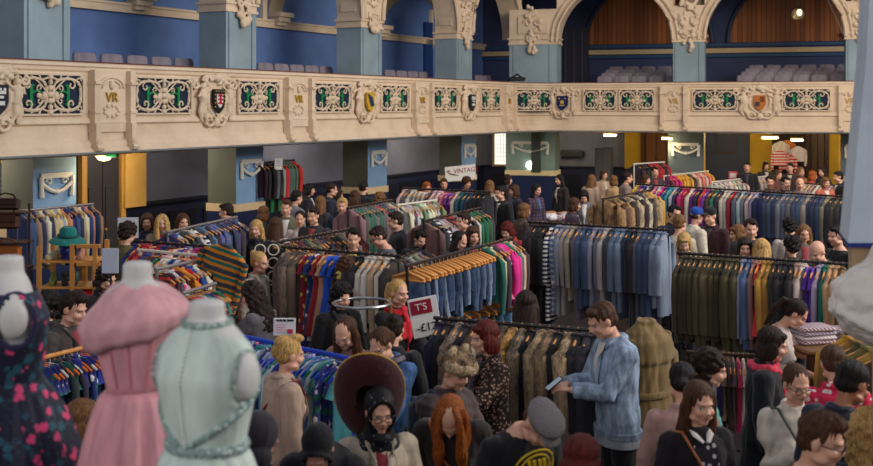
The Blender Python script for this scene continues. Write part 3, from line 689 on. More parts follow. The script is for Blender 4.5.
ORD = ['first', 'second', 'third', 'fourth', 'fifth', 'sixth', 'seventh', 'eighth', 'ninth', 'tenth', 'eleventh', 'twelfth', 'thirteenth', 'fourteenth', 'fifteenth', 'sixteenth', 'seventeenth', 'eighteenth', 'nineteenth', 'twentieth']
def ordn(i):
    if i < 20: return ORD[i]
    t, u = divmod(i+1, 10); ts = ['', '', 'twenty', 'thirty', 'forty', 'fifty', 'sixty'][t]
    return (ts[:-1]+'ieth') if u == 0 else ts+'-'+ORD[u-1]
rown = ['front row', 'second row', 'third row', 'back row']
for blk, a, b in (('gallery bay beside middle pillar', 598, 668), ('right-hand gallery bay', 738, 846)):
    for r_ in range(4):
        off = 2.15+.75*r_; P0 = onB(a+r_*4, off); P1_ = onB(b, off); L = (P1_-P0).length; k = int(L/.55)+1
        for i in range(k): seat(P0+V*(.55*i+.2), 3.78+.13*r_, NB, 'lilac-grey seat, %s in the %s, %s' % (ordn(i), rown[r_], blk), 'gallery seats, back side')
for blk, a, b in (('behind the rail at the far left', 72, 196), ('behind the rail between the second and third pillars', 258, 334), ('behind the rail before the blue door', 385, 430), ('behind the rail nearest the corner pier', 476, 492)):
    P0 = onL(a, 2.3); P1_ = onL(b, 2.3); L = (P1_-P0).length; k = max(2, int(L/.62))
    for i in range(k): seat(P0+U*(L/k*(i+.5)), 3.83, NL, 'lilac-grey seat top %s, %s from left' % (blk, ordn(i)), 'gallery seats, left side', 1.22)
g = MB(); g.bbox((0, 0, .07), (.5, .3, .12), .03); g.tube([(-.15, 0, .1), (0, -.05, .22), (.15, 0, .1)], .03)
o = tag(g.obj('projector', mat((24, 26, 26), .4)), 'small dark projector on the balcony rail by the corner pier', 'projector'); P = onL(517, .15); o.location = (P.x, P.y, 4.45)

# ------------------------------------------------------------------ people
def sm(a, b, x): t = max(0, min(1, (x-a)/(b-a))); return t*t*(3-2*t)
def upper(lean):
    def f(p):
        p = Vector(p); a = math.radians(lean)*sm(.80, 1.1, p.z)
        return T(0, 0, .95) @ RX(a) @ T(0, 0, -.95) @ p
    return f
NECK = Vector((0, .01, 1.46))
def headM(lean, hp, hy):
    return T(0, 0, .95) @ RX(math.radians(lean)) @ T(0, 0, -.95) @ T(*NECK) @ RZ(math.radians(hy)) @ RX(math.radians(hp)) @ T(0, -.03, .165)
ARMS = {'down': ((.26, -.05, .86), (-.26, -.05, .86)), 'browse': ((.20, -.44, 1.22), (-.14, -.40, 1.12)), 'phone': ((.05, -.36, 1.16), (-.07, -.35, 1.17)),
        'one': ((.27, -.03, .88), (-.16, -.46, 1.25)), 'chest': ((.27, -.05, .86), (-.04, -.22, 1.22)), 'raise': ((.26, -.03, .9), (-.18, -.42, 1.52)), 'low': ((.14, -.36, .98), (-.14, -.36, .98))}
def arm(S_, W_, sg):
    S_, W_ = Vector(S_), Vector(W_); d = W_-S_; L = min(d.length, .535); d.normalize(); W_ = S_+d*L
    a, b = .285, .255; x = (a*a-b*b+L*L)/(2*L); h = math.sqrt(max(0, a*a-x*x))
    pole = Vector((sg*.55, .25, -1)); pole = (pole-d*pole.dot(d)).normalized(); return S_, S_+d*x+pole*h, W_
def sides(sex):
    s = .185 if sex == 'm' else .165
    return s
RT = {'m': [(.84, .165, .105, 0), (.92, .172, .112, .0), (1.02, .158, .105, -.005), (1.12, .158, .108, -.005), (1.24, .175, .118, 0), (1.34, .185, .115, .005), (1.41, .165, .092, .012), (1.45, .10, .07, .012), (1.49, .057, .058, .008)],
      'f': [(.84, .17, .11, 0), (.92, .176, .115, .005), (1.02, .145, .098, 0), (1.10, .132, .09, 0), (1.22, .150, .105, -.005), (1.32, .162, .108, 0), (1.40, .148, .085, .01), (1.44, .09, .065, .012), (1.48, .05, .052, .008)]}
def ring(z, hx, hy, yo, n=16): return [(hx*math.copysign(abs(math.cos(2*PI*t/n))**.85, math.cos(2*PI*t/n)), yo+hy*math.sin(2*PI*t/n), z) for t in range(n)]
CACHE = {}
def hand(b, W_, E_, sg, curl=1.0):
    d = (W_-E_).normalized(); side = d.cross(Vector((0, 0, 1))); side = side.normalized() if side.length > .2 else Vector((1, 0, 0)); nrm = side.cross(d).normalized()
    if nrm.z > 0: nrm = -nrm
    Mx = Matrix(((d.x, side.x, nrm.x, 0), (d.y, side.y, nrm.y, 0), (d.z, side.z, nrm.z, 0), (0, 0, 0, 1)))
    b.ell(W_+d*.045, (.05, .041, .018), Mx, 10, 7)
    for k, L in ((-1.5, .06), (-.5, .076), (.5, .072), (1.5, .064)):
        p0 = W_+d*.075+side*k*.020; p1 = p0+d*L*.5+nrm*.012*curl; p2 = p1+(d*.55+nrm*.8*curl).normalized()*L*.5
        b.tube([W_+d*.04+side*k*.017, p0, p1, p2], [.0095, .0095, .0085, .007], 6)
    ts = -sg if side.x > 0 else sg; s2 = side*ts
    b.tube([W_+d*.01+s2*.02, W_+d*.04+s2*.045+nrm*.012, W_+d*.07+s2*.05+nrm*.025], [.013, .011, .009], 6)
def body_mesh(sex, pose, lean, hp, hy, res):
    key = ('b', sex, pose, lean, hp, hy, res)
    if key in CACHE: return CACHE[key]
    f = upper(lean); b = MB(xf=f); sw = sides(sex)
    b.loft([ring(*r) for r in RT[sex]])
    hands = []
    for sg, W_ in zip((1, -1), ARMS[pose]):
        s_, e_, w_ = arm((sg*sw, .01, 1.385), W_, sg)
        b.ell(s_, (.052, .052, .052)); b.tube([s_, s_.lerp(e_, .5), e_, e_.lerp(w_, .35), w_], [.048, .043, .036, .036, .025], 10); hands.append((f(w_), f(e_), sg))
    b.xf = None
    for w_, e_, sg in hands: hand(b, w_, e_, sg)
    H = headM(lean, hp, hy)
    for sg in (1, -1):
        b.tube([(sg*.088, 0, .90), (sg*.092, .0, .68), (sg*.094, -.0, .50), (sg*.096, .015, .36), (sg*.098, .02, .09)], [.088, .072, .052, .054, .036], 12)
        b.tube([(sg*.10, .04, .045), (sg*.105, -.05, .035), (sg*.11, -.17, .025)], [.038, .036, .022], 8)
    nb = f((0, .012, 1.44)); nt = H @ Vector((0, .018, -.06))
    b.tube([nb, nb.lerp(nt, .5), nt], [.056, .05, .053] if sex == 'm' else [.05, .043, .048], 12)
    def E(c, r): b.ell(H @ Vector(c), r, H.to_3x3().to_4x4(), 16, 12)
    k = 1 if sex == 'm' else .96
    E((0, .012, .03), (.077*k, .096, .09)); E((0, -.022, -.035), (.061*k, .068, .078)); E((0, -.055, -.088), (.032*k, .03, .026)); E((0, -.078, .026), (.05, .018, .012))
    b.tube([H @ Vector((0, -.086, .018)), H @ Vector((0, -.100, -.012)), H @ Vector((0, -.108, -.028))], [.009, .011, .015], 8)
    for sg in (1, -1):
        E((sg*.036, -.060, -.028), (.028, .03, .026)); E((sg*.079*k, .012, -.006), (.011, .021, .032)); E((sg*.05*k, -.015, -.07), (.026, .045, .022)); E((sg*.012, -.098, -.03), (.009, .009, .008))
    E((0, -.088, -.049), (.022, .012, .0055)); E((0, -.087, -.060), (.019, .012, .006))
    me = remesh(b, res, 1, .5)
    v = getv(me); Hi = np.array(H.inverted()); hc = v@Hi[:3, :3].T+Hi[:3, 3]
    far = (np.abs(hc[:, 0]) > .1) | (np.abs(hc[:, 2]) > .14) | (np.abs(hc[:, 1]) > .13)
    # eye sockets
    Hn = np.array(H)[:3, 1]
    for sg in (1, -1):
        d = ((hc[:, 0]-sg*.031)/.019)**2+((hc[:, 2]-.001)/.012)**2; wgt = np.exp(-d)*(hc[:, 1] < -.03)*(~far); v = v+Hn[None, :]*(wgt*.005)[:, None]
    setv(me, v)
    hc[far] = (0, 1, 0)
    at_ = me.attributes.new('headco', 'FLOAT_VECTOR', 'POINT'); at_.data.foreach_set('vector', hc.astype('f').ravel())
    CACHE[key] = me; return me
def top_mesh(kind, sex, pose, lean, res, bust=True):
    key = ('t', kind, sex, pose, lean, res)
    if key in CACHE: return CACHE[key]
    fat, hem, slv, neck, hemr = {'tee': (.014, .86, .45, 1.46, 0), 'shirt': (.018, .84, 1.0, 1.47, 0), 'sweater': (.024, .82, 1.0, 1.475, 0), 'jacket': (.032, .80, 1.0, 1.485, .01), 'coat': (.036, .50, 1.0, 1.49, .06),
                                 'puffer': (.055, .70, 1.0, 1.49, .01), 'vest': (.012, .85, .0, 1.42, 0), 'dress': (.016, .52, .5, 1.45, .07)}[kind]
    b = MB(xf=upper(lean)); sw = sides(sex); rs = []
    if hem < .8: rs.append(ring(hem, .19+fat+hemr, .15+fat+hemr, .0))
    if hem < .8: rs.append(ring(.72 if hem < .65 else .78, .185+fat, .135+fat, .0))
    for z, hx, hy, yo in RT[sex]:
        if z > neck: break
        if z < hem: z = hem
        e = fat*(1 if z < 1.42 else .6); rs.append(ring(z, hx+e, hy+e, yo))
    rs.append(ring(neck, .058+fat*.35 if neck > 1.45 else .12, .056+fat*.35, .01))
    b.loft(rs)
    if sex == 'f' and kind != 'puffer':
        for sg in (1, -1): b.ell((sg*.068, -.09, 1.245), (.062+fat*.4, .05+fat*.5, .06))
    for sg, W_ in zip((1, -1), ARMS[pose]):
        s_, e_, w_ = arm((sg*sw, .01, 1.385), W_, sg); q = fat*.8
        b.ell(s_, (.056+q, .056+q, .056+q*.7))
        if slv >= .99: b.tube([s_, s_.lerp(e_, .5), e_, e_.lerp(w_, .5), e_.lerp(w_, .93)], [.052+q, .048+q, .043+q, .038+q, .032+q*.8], 12)
        elif slv > 0: b.tube([s_, s_.lerp(e_, .5), s_.lerp(e_, .8)], [.052+q, .048+q*1.2, .046+q*1.3], 12)
    if kind in ('jacket', 'coat', 'shirt'):
        b.tube([(.055*math.cos(t*PI/6)*1.15, .01+.06*math.sin(t*PI/6), 1.475+.01*math.sin(t*PI/6)) for t in range(-2, 9)], .016+fat*.15, 6)
    me = remesh(b, res, 1, .5)
    wrinkle(me, .005 if kind != 'puffer' else .011, 26 if kind != 'puffer' else 14, hash(kind) % 3 if False else len(kind), (.6, .6, 1.3) if kind == 'puffer' else (1, 1, .6))
    CACHE[key] = me; return me
def legs_mesh(kind):
    key = ('l', kind)
    if key in CACHE: return CACHE[key]
    b = MB()
    if kind == 'skirt': b.loft([ring(.45, .25, .2, 0), ring(.7, .215, .16, 0), ring(.95, .178, .122, 0), ring(1.02, .155, .108, 0)])
    else:
        b.loft([ring(.80, .18, .12, 0), ring(.92, .182, .124, 0), ring(1.02, .165, .112, 0)])
        for sg in (1, -1): b.tube([(sg*.088, 0, .90), (sg*.092, .0, .68), (sg*.094, -.0, .50), (sg*.096, .015, .36), (sg*.098, .02, .07)], [.098, .083, .065, .064, .06], 12)
    me = remesh(b, .016, 1); wrinkle(me, .004, 20, 3); CACHE[key] = me; return me
def shoe_mesh(sg):
    key = ('sh', sg)
    if key in CACHE: return CACHE[key]
    b = MB(); b.tube([(sg*.10, .055, .045), (sg*.105, -.05, .042), (sg*.11, -.18, .032)], [.045, .044, .030], 8); b.tube([(sg*.098, .02, .11), (sg*.1, .02, .04)], .045, 8); b.box((sg*.105, -.06, .012), (.085, .25, .024))
    CACHE[key] = remesh(b, .012, 1); return CACHE[key]
def hair_mesh(style):
    key = ('h', style)
    if key in CACHE: return CACHE[key]
    b = MB()
    def E(c, r): b.ell(c, r, None, 16, 12)
    def capm(g=0): E((0, .026, .043+g*.3), (.086+g, .099+g, .090+g))
    amp, fr = .0035, 150
    if style == 'short': capm(); E((0, .055, -.015), (.074, .06, .055)); E((.02, -.045, .095), (.05, .04, .03)); amp = .005; fr = 90
    elif style == 'quiff': capm(); E((0, .055, -.015), (.074, .06, .055)); E((.0, -.05, .105), (.058, .042, .036)); E((.01, .0, .115), (.06, .06, .03)); amp = .006; fr = 100
    elif style == 'balding': E((0, .045, -.005), (.081, .066, .045)); amp = .002
    elif style == 'afro': E((0, .02, .055), (.11, .115, .105)); E((0, .07, 0), (.09, .06, .08)); amp = .010; fr = 120
    elif style == 'curlybob':
        rr = random.Random(5); capm(.008)
        for i in range(46):
            a = rr.uniform(-.15*PI, 1.15*PI); z = rr.uniform(-.10, .12); r_ = .092-max(0, z-.05)*.6; E((r_*math.cos(a), .022+r_*1.1*math.sin(a), z), (.026, .026, .026))
        amp = .006; fr = 140
    elif style == 'bob':
        capm(.006)
        for sg in (1, -1): E((sg*.076, .01, -.035), (.025, .055, .085)); E((sg*.06, .05, -.06), (.035, .05, .07))
        E((0, .075, -.045), (.075, .045, .085)); E((0, -.055, .085), (.06, .034, .022))
    elif style in ('long', 'longfront', 'longcurly', 'longside'):
        capm(.004)
        for sg in (1, -1):
            b.tube([(sg*.06, .0, .08), (sg*.082, .02, -.02), (sg*.086, .02, -.12), (sg*.082, -.005 if style != 'long' else .02, -.22), (sg*.085, -.03 if style != 'long' else .035, -.34 if style == 'longfront' else -.27)], [.03, .038, .04, .04, .022], 10, up=Vector((0, 1, 0)))
        b.loft([ring(z, hx, hy, yo) for z, hx, hy, yo in ((.08, .06, .05, .05), (0, .085, .06, .055), (-.1, .10, .05, .07), (-.22, .115, .04, .085), (-.32, .11, .03, .09), (-.40, .07, .02, .09))])
        if style == 'longfront':
            for sg in (1, -1): b.tube([(sg*.03, -.04, .105), (sg*.062, -.07, .05), (sg*.07, -.085, -.05), (sg*.07, -.10, -.2), (sg*.075, -.1, -.36)], [.02, .024, .03, .04, .02], 10, up=Vector((0, 1, 0)))
        if style == 'longcurly':
            rr = random.Random(9)
            for i in range(60): a = rr.uniform(-.1*PI, 1.1*PI); z = rr.uniform(-.34, .02); E((.10*math.cos(a), .03+.08*math.sin(a), z), (.03, .03, .04))
            amp = .008; fr = 110
    elif style in ('bun', 'updo', 'ponytail', 'lowbun'):
        capm(-.001); E((0, .055, .0), (.076, .055, .07))
        if style == 'bun': E((0, .10, .09), (.045, .04, .042))
        if style == 'lowbun': E((0, .115, -.02), (.05, .045, .05)); 
        if style == 'updo': E((0, .07, .09), (.06, .065, .05)); E((0, -.03, .125), (.05, .06, .03)); E((.02, .10, .02), (.05, .04, .05))
        if style == 'ponytail': E((0, .115, .05), (.03, .03, .03)); b.tube([(0, .11, .055), (0, .155, .04), (0, .165, -.05), (0, .15, -.16), (0, .14, -.26)], [.022, .032, .036, .03, .012], 10)
    elif style == 'hijab':
        E((0, .034, .042), (.092, .106, .098)); E((0, .03, -.03), (.088, .09, .09)); b.loft([ring(z, hx, hy, yo) for z, hx, hy, yo in ((-.02, .085, .085, .022), (-.10, .082, .085, .005), (-.15, .10, .095, .01), (-.20, .15, .12, .015), (-.27, .175, .13, .02), (-.32, .13, .10, .01))])
        b.tube([(.075*math.cos(t*PI/8), -.045-.02*abs(math.sin(t*PI/8)), .0+.102*math.sin(t*PI/8)) for t in range(0, 9)], .014, 7); 
        b.tube([(.075*math.cos(t*PI/8), -.06+.005, -.0-.098*math.sin(t*PI/8)) for t in range(0, 9)], .018, 7); E((0, -.06, -.135), (.06, .05, .035)); amp = .004; fr = 40
    elif style == 'hood': E((0, .04, .02), (.115, .11, .12)); E((0, .06, -.1), (.12, .08, .08)); amp = .004; fr = 40
    me = remesh(b, .0085, 1)
    v = getv(me); n = norms(me); a = np.arctan2(v[:, 0], v[:, 1]-.02)
    d = np.sin(a*fr*.12+6*v[:, 2]*4)+.6*np.sin(a*fr*.27+v[:, 2]*40+1)
    if style in ('curlybob', 'afro', 'longcurly'): d = np.sin(v@np.array([fr, 40, 70.]))+np.sin(v@np.array([-30, fr, 60.]))+np.sin(v@np.array([50, -40, fr*1.]))
    if style not in ('hijab', 'hood'): setv(me, v+n*(d*amp/1.6)[:, None])
    CACHE[key] = me; return me
def child(name, me, m, par, M=None):
    o = link(name, me, m, par)
    if M is not None: o.matrix_basis = M
    return o
def cached(key, fn):
    if key not in CACHE: CACHE[key] = fn()
    return CACHE[key]
def fronty(sex, top, z):
    fat = .036 if top == 'coat' else .032; rs = RT[sex]
    for (z0, _, h0, y0), (z1, _, h1, y1) in zip(rs, rs[1:]):
        if z <= z1: t = max(0, (z-z0)/(z1-z0)); y = (y0+(y1-y0)*t)-(h0+(h1-h0)*t)-fat; break
    else: y = -.06
    if sex == 'f': y -= .030*math.exp(-((z-1.245)/.07)**2)
    return y
def shirt_front(sex, top):
    b = MB(); rs = []
    for i in range(12):
        z = 1.445-i*.036; w_ = .052*(1-i/12)+.008; y = fronty(sex, top, z)-.004; rs.append([(-w_, y+.02, z), (-w_*.6, y, z), (w_*.6, y, z), (w_, y+.02, z), (w_, y+.035, z), (-w_, y+.035, z)])
    b.loft(rs); return b.mesh('shirt_front')
def lapel(sex, top):
    b = MB()
    for sg in (1, -1): b.tube([(sg*.075, -.03, 1.475), (sg*.07, fronty(sex, top, 1.43)+.01, 1.44), (sg*.058, fronty(sex, top, 1.36)-.006, 1.36), (sg*.036, fronty(sex, top, 1.22)-.006, 1.22), (sg*.018, fronty(sex, top, 1.08)-.004, 1.08)], [.014, .024, .024, .016, .006], 8, flat=.45)
    b.tube([(.07*math.cos(t*PI/8), .01+.075*math.sin(t*PI/8), 1.475) for t in range(9)], .018, 7); return b.mesh('lapel')
def glasses():
    b = MB()
    for sg in (1, -1):
        b.tube([(sg*.032+.022*math.cos(t*PI/6), -.104+.02*abs(sg*.032+.022*math.cos(t*PI/6))*3*.3, .0+.016*math.sin(t*PI/6)) for t in range(13)], .0024, 5)
        b.tube([(sg*.054, -.100, .006), (sg*.074, -.06, .006), (sg*.080, .01, .004)], .0024, 5)
    b.tube([(-.011, -.108, .002), (0, -.111, .004), (.011, -.108, .002)], .0024, 5); return b.mesh('glasses')
def scarf():
    b = MB(); b.tube([(.085*math.cos(t*PI/8), .01+.085*math.sin(t*PI/8), 1.45+.012*math.sin(t*1.7)) for t in range(17)], [.034+.008*math.sin(t*2.1) for t in range(17)], 8)
    b.tube([(.03, -.085, 1.45), (.045, -.135, 1.36), (.05, -.15, 1.22), (.045, -.14, 1.06)], [.035, .04, .045, .04], 8, flat=.5, up=Vector((0, 0, 1)))
    b.tube([(-.03, -.085, 1.45), (-.04, -.14, 1.35), (-.03, -.15, 1.2)], [.035, .042, .04], 8, flat=.5)
    me = remesh(b, .011, 1); wrinkle(me, .004, 40, 2); return me
def flatcap():
    b = MB(); b.ell((0, .01, .062), (.098, .118, .058)); b.ell((0, -.02, .085), (.10, .10, .04)); b.ell((0, -.105, .045), (.062, .045, .012)); return remesh(b, .009, 2)
def ballcap():
    b = MB(); b.ell((0, .012, .055), (.09, .105, .08)); b.ell((0, -.12, .055), (.06, .06, .010)); return remesh(b, .009, 2)
def beanie():
    b = MB(); b.ell((0, .015, .06), (.091, .105, .088)); b.lathe((0, .015, .03), [(.08, -.02), (.096, -.02), (.098, .02), (.08, .02)], 20, sy=1.12); return remesh(b, .009, 1)
def furhat():
    b = MB(); rr = random.Random(1); b.ell((0, .01, .075), (.105, .115, .075))
    for i in range(60):
        a = rr.uniform(0, 2*PI); z = rr.uniform(.04, .13); r_ = .10-max(0, z-.1)*.8; b.ell((r_*math.cos(a), .01+r_*1.1*math.sin(a), z), (.03, .03, .03))
    me = remesh(b, .01, 1); wrinkle(me, .006, 160, 1, (1, 1, 1)); return me
def furbrim():
    b = MB(); rr = random.Random(2)
    for i in range(40):
        a = PI*(1.0+i/40); b.ell((.108*math.cos(a), .0+.118*math.sin(a), .06+.02*rr.random()), (.034, .03, .036))
    for sg in (1, -1): b.ell((sg*.07, .02, .155), (.04, .02, .04))
    me = remesh(b, .01, 1); wrinkle(me, .006, 160, 1, (1, 1, 1)); return me
def bagpack():
    b = MB(); b.bbox((0, .19, 1.18), (.30, .15, .44), .06); b.bbox((0, .275, 1.08), (.22, .06, .2), .03)
    for sg in (1, -1): b.tube([(sg*.10, .12, 1.38), (sg*.12, .04, 1.48), (sg*.12, -.1, 1.4), (sg*.12, -.14, 1.25), (sg*.15, -.02, 1.08), (sg*.12, .13, 1.02)], .018, 7)
    return b.mesh('backpack')
def strapmesh():
    b = MB(); b.tube([(-.15, .06, 1.44), (-.13, -.06, 1.47), (-.05, -.165, 1.3), (.08, -.175, 1.12), (.19, -.10, .98), (.21, .02, .93), (.14, .14, 1.02), (-.02, .15, 1.25), (-.15, .06, 1.44)], .013, 6, flat=.6); return b.mesh('strap')
def bagmesh():
    b = MB(); b.bbox((.245, 0, .86), (.10, .30, .22), .04); return b.mesh('bag')
SK = (222, 172, 146); SK2 = (205, 148, 118); SK3 = (170, 115, 85)
HAIR = {'black': (28, 22, 22), 'dark': (48, 32, 26), 'brown': (84, 54, 36), 'light': (132, 92, 58), 'blonde': (212, 168, 104), 'ginger': (170, 92, 40), 'red': (98, 28, 22), 'grey': (120, 110, 100)}
PEOPLE = []
def person(px, py, yaw, hair, hc, top, tm, label, pose='down', hp=8, hy=0, lean=3, sex=None, h=None, skinc=SK, ex=(), hat=None, legs='trousers', lc=(30, 32, 42), acc=None, grp=None):
    if sex is None: sex = 'm' if hair in ('short', 'quiff', 'balding') else 'f'
    if h is None: h = 1.03 if sex == 'm' else .96
    near = py > 262
    if not near: pose = pose if pose in ('down', 'browse', 'low') else 'down'; lean = 3 if lean < 10 else 12; hp = (5, 25)[hp > 15]; hy = 0
    H = headM(lean, hp, hy); hl = (H @ Vector((0, 0, 0)))*h
    Y = F*(CZ-FLZ-hl.z)/(py-HY); X = (px-CX)/F*Y; rz = math.radians(yaw); off = RZ(rz) @ hl
    res = .009 if near else .013
    b = link('person', body_mesh(sex, pose, lean, hp, hy, res), skin(skinc)); tag(b, label, 'person', grp)
    b.location = (X-off.x, Y-off.y, FLZ); b.rotation_euler = (0, 0, rz); b.scale = (h, h, h); PEOPLE.append((b, px, py))
    if hair not in ('bald', None):
        nm = 'headscarf' if hair == 'hijab' else 'hood' if hair == 'hood' else 'hair'
        m_ = hc if isinstance(hc, bpy.types.Material) else mat(HAIR[hc], .45 if hc != 'blonde' else .5, 'hair', spec=.25)
        child(nm, hair_mesh(hair), m_, b, H @ RX(-math.radians(.75*hp)) if hp > 22 and 'long' in hair else H)
    m_ = tm if isinstance(tm, bpy.types.Material) else mat(tm, .85, 'fabric')
    child(top if top != 'vest' else 'top', top_mesh(top, sex, pose, lean, .012 if near else .017), m_, b)
    if top in ('jacket', 'coat') and py > 150 and lean < 10 and 'white collar' not in label and 'scarf' not in [k for k, _ in (acc or ())]:
        c0 = [(214, 208, 202), (60, 60, 70), (150, 60, 66), (190, 180, 165), (70, 90, 130)][(px*7+py) % 5]
        child('shirt_front', cached(('sf', sex, top), lambda: shirt_front(sex, top)), mat(c0, .8, 'fabric'), b, T(0, 0, .95) @ RX(math.radians(lean)) @ T(0, 0, -.95))
        if near: child('lapel', cached(('lp', sex, top), lambda: lapel(sex, top)), m_, b, T(0, 0, .95) @ RX(math.radians(lean)) @ T(0, 0, -.95))
    child(legs, legs_mesh(legs), mat(lc, .8, 'denim' if lc[2] > lc[0]+15 else 'fabric'), b)
    for sg in (1, -1): child('shoe', shoe_mesh(sg), mat((36, 28, 26), .5), b)
    if 'glasses' in ex: child('glasses', cached('glasses', glasses), mat((22, 18, 18), .3), b, H)
    if hat:
        kind, col = hat; fn = {'flat_cap': flatcap, 'cap': ballcap, 'beanie': beanie, 'fur_hat': furhat}[kind]
        child(kind, cached(kind, fn), col if isinstance(col, bpy.types.Material) else mat(col, .85, 'fabric'), b, H)
    Lm = T(0, 0, .95) @ RX(math.radians(lean)) @ T(0, 0, -.95)
    if acc:
        for k, c in acc:
            mm = c if isinstance(c, bpy.types.Material) else mat(c, .8, 'fabric')
            if k == 'scarf': child('scarf', cached('scarf', scarf), mm, b, Lm)
            if k == 'strap': child('bag_strap', cached('strap', strapmesh), mm, b, Lm)
            if k == 'backpack':
                o = link('backpack', cached('bp', bagpack), mm); o.matrix_basis = b.matrix_basis @ Lm; tag(o, c_lab(label, 'backpack worn by '), 'bag')
            if k == 'bag':
                o = link('shoulder_bag', cached('bag', bagmesh), mm); o.matrix_basis = b.matrix_basis @ Lm; tag(o, c_lab(label, 'bag at the side of '), 'bag')
    return b
def c_lab(l, p): return ' '.join((p+l).split()[:16])
blk = (26, 26, 30)
G = 'shoppers seen small near the far wall'
pr = person
# nearest rows
pr(318, 450, -4, 'hijab', mat((22, 20, 24), .8, 'fabric'), 'coat', (34, 30, 34), 'person in a plain black headscarf looking down beside the cream coat', hp=38, lean=14)
hj = pr(380, 412, 14, 'hijab', mat((20, 20, 24), .6, 'leopard', col2=(22, 22, 26), col3=(150, 150, 155), scale=1.0), 'coat', (214, 196, 172), 'person in cream coat, patterned black headscarf and glasses, sombrero behind head', hp=10, ex=('glasses',), acc=(('scarf', (120, 20, 50)),) if False else None)
pr(290, 355, 118, 'updo', 'blonde', 'coat', (184, 156, 138), 'person with blonde pinned-up hair in a dusty beige coat, seen from behind', hp=6, acc=(('strap', (110, 20, 34)),))
pr(345, 334, -22, 'long', 'brown', 'shirt', (150, 110, 100), 'person with long brown hair and glasses looking down at the blue-hanger rack', hp=28, ex=('glasses',), pose='browse')
pr(381, 345, -35, 'lowbun', 'brown', 'jacket', mat((70, 106, 156), .8, 'denim'), 'person with tied brown hair and glasses in a bright blue jacket', hp=28, ex=('glasses',), pose='low', acc=(('scarf', mat((60, 52, 70), .8, 'stripe', col2=(120, 110, 120))),))
pr(455, 372, 52, 'balding', 'light', 'puffer', (78, 62, 62), 'person in a furry hat and brown padded coat', sex='f', hp=16, hat=('fur_hat', mat((150, 120, 88), .95, 'fur', col2=(60, 44, 32))), acc=(('backpack', (50, 58, 76)),), pose='low')
pr(484, 338, -68, 'bob', 'red', 'jacket', mat((44, 30, 26), .85, 'leopard', col2=(190, 150, 130), col3=(70, 36, 28), scale=1.15), 'person with a dark red bob in a leopard print top by the furs', pose='browse', hp=4)
pr(450, 418, -6, 'longfront', 'ginger', 'coat', (46, 38, 38), 'person with long ginger hair hanging forward, head bent low', hp=42, lean=16, acc=(('strap', (150, 78, 36)),))
fc = pr(540, 424, 30, 'balding', 'brown', 'tee', (28, 28, 32), 'person in a grey flat cap and black shirt with yellow print', hp=40, lean=14, hat=('flat_cap', mat((122, 116, 116), .9, 'leopard', col2=(116, 110, 110), col3=(134, 128, 128), scale=2)))
pr(582, 462, 150, 'bob', 'red', 'jacket', (60, 30, 30), 'person of whom only the glossy red hair shows at the bottom edge', hp=20)
dm = pr(602, 321, -76, 'short', 'brown', 'jacket', mat((146, 166, 190), .8, 'denim'), 'person in a pale denim jacket holding a phone beside the fur rail', pose='phone', hp=24, h=1.06, lc=(24, 24, 28))
pr(682, 382, 168, 'lowbun', 'black', 'shirt', (190, 150, 140), 'person with black tied hair in a pink-beige top, seen from behind', hp=14)
pr(700, 404, 14, 'long', 'brown', 'jacket', (28, 24, 28), 'person with long brown hair and white collar in a spotted dress', hp=4, acc=(('strap', (160, 90, 50)),))
pr(711, 369, 78, 'curlybob', 'dark', 'tee', (104, 176, 170), 'person with dark curly hair in a turquoise top', hp=12)
pr(773, 345, 74, 'bob', 'dark', 'coat', (24, 26, 34), 'person with a dark bob, black coat and pink scarf', hp=10, acc=(('scarf', (226, 60, 92)),))
st_ = pr(797, 385, 6, 'lowbun', 'brown', 'shirt', (214, 204, 192), 'person in glasses and a cream jumper with dark stripes', hp=10, ex=('glasses',), pose='chest', acc=(('strap', (60, 70, 60)),))
pr(796, 314, 72, 'ponytail', 'dark', 'tee', (206, 190, 184), 'person with dark ponytail in a white top reaching to the folded shirts', hp=26, pose='browse', lean=12)
pr(833, 364, 168, 'short', 'brown', 'jacket', mat((214, 44, 84), .85, 'dots', col2=(240, 220, 220), scale=.9), 'person in a red polka-dot top seen from behind at the right', sex='f', hp=20)
pr(853, 384, 118, 'short', 'black', 'jacket', (38, 42, 60), 'person with black hair in a navy jacket at the right edge', skinc=SK3, hp=22)
pr(822, 441, 58, 'quiff', 'brown', 'sweater', (84, 38, 52), 'person with short brown hair, dark glasses and maroon top', ex=('glasses',), hp=12)
pr(869, 432, 165, 'longcurly', 'blonde', 'jacket', (40, 44, 60), 'person with blonde curls at the bottom right edge', hp=10)
pr(74, 309, 70, 'quiff', 'dark', 'jacket', (70, 62, 60), 'person with dark quiff and brown jacket behind the navy floral dress', hp=14)
pr(50, 306, 178, 'curlybob', 'black', 'jacket', (40, 36, 40), 'person with curly black hair behind the navy floral dress', hp=10)
pr(107, 279, 60, 'curlybob', 'dark', 'jacket', (44, 30, 34), 'person with dark hair half hidden by the pink dress neck', hp=14)
pr(84, 424, 100, 'bob', 'light', 'shirt', (90, 60, 50), 'person with light brown hair low between the navy and pink dresses', hp=20)
pr(262, 436, 150, 'hood', mat((58, 56, 62), .9, 'fabric'), 'jacket', (58, 56, 62), 'person in a dark grey hood beside the mint dress', hp=10)
pr(399, 293, 42, 'ponytail', 'blonde', 'jacket', (30, 28, 32), 'person with a blonde ponytail and red scarf by the price sign', hp=4, acc=(('scarf', (196, 22, 40)),), pose='low')
pr(394, 330, 176, 'bun', 'dark', 'jacket', (30, 30, 34), 'person with dark tied hair seen from behind below the blonde ponytail', hp=12, h=.94)
pr(526, 305, 172, 'long', 'dark', 'jacket', (60, 44, 40), 'person with long dark hair from behind below the jeans', hp=4)
pr(251, 295, -110, 'longcurly', 'dark', 'jacket', (104, 100, 106), 'person with long wavy dark hair in a grey coat', hp=22, pose='browse')
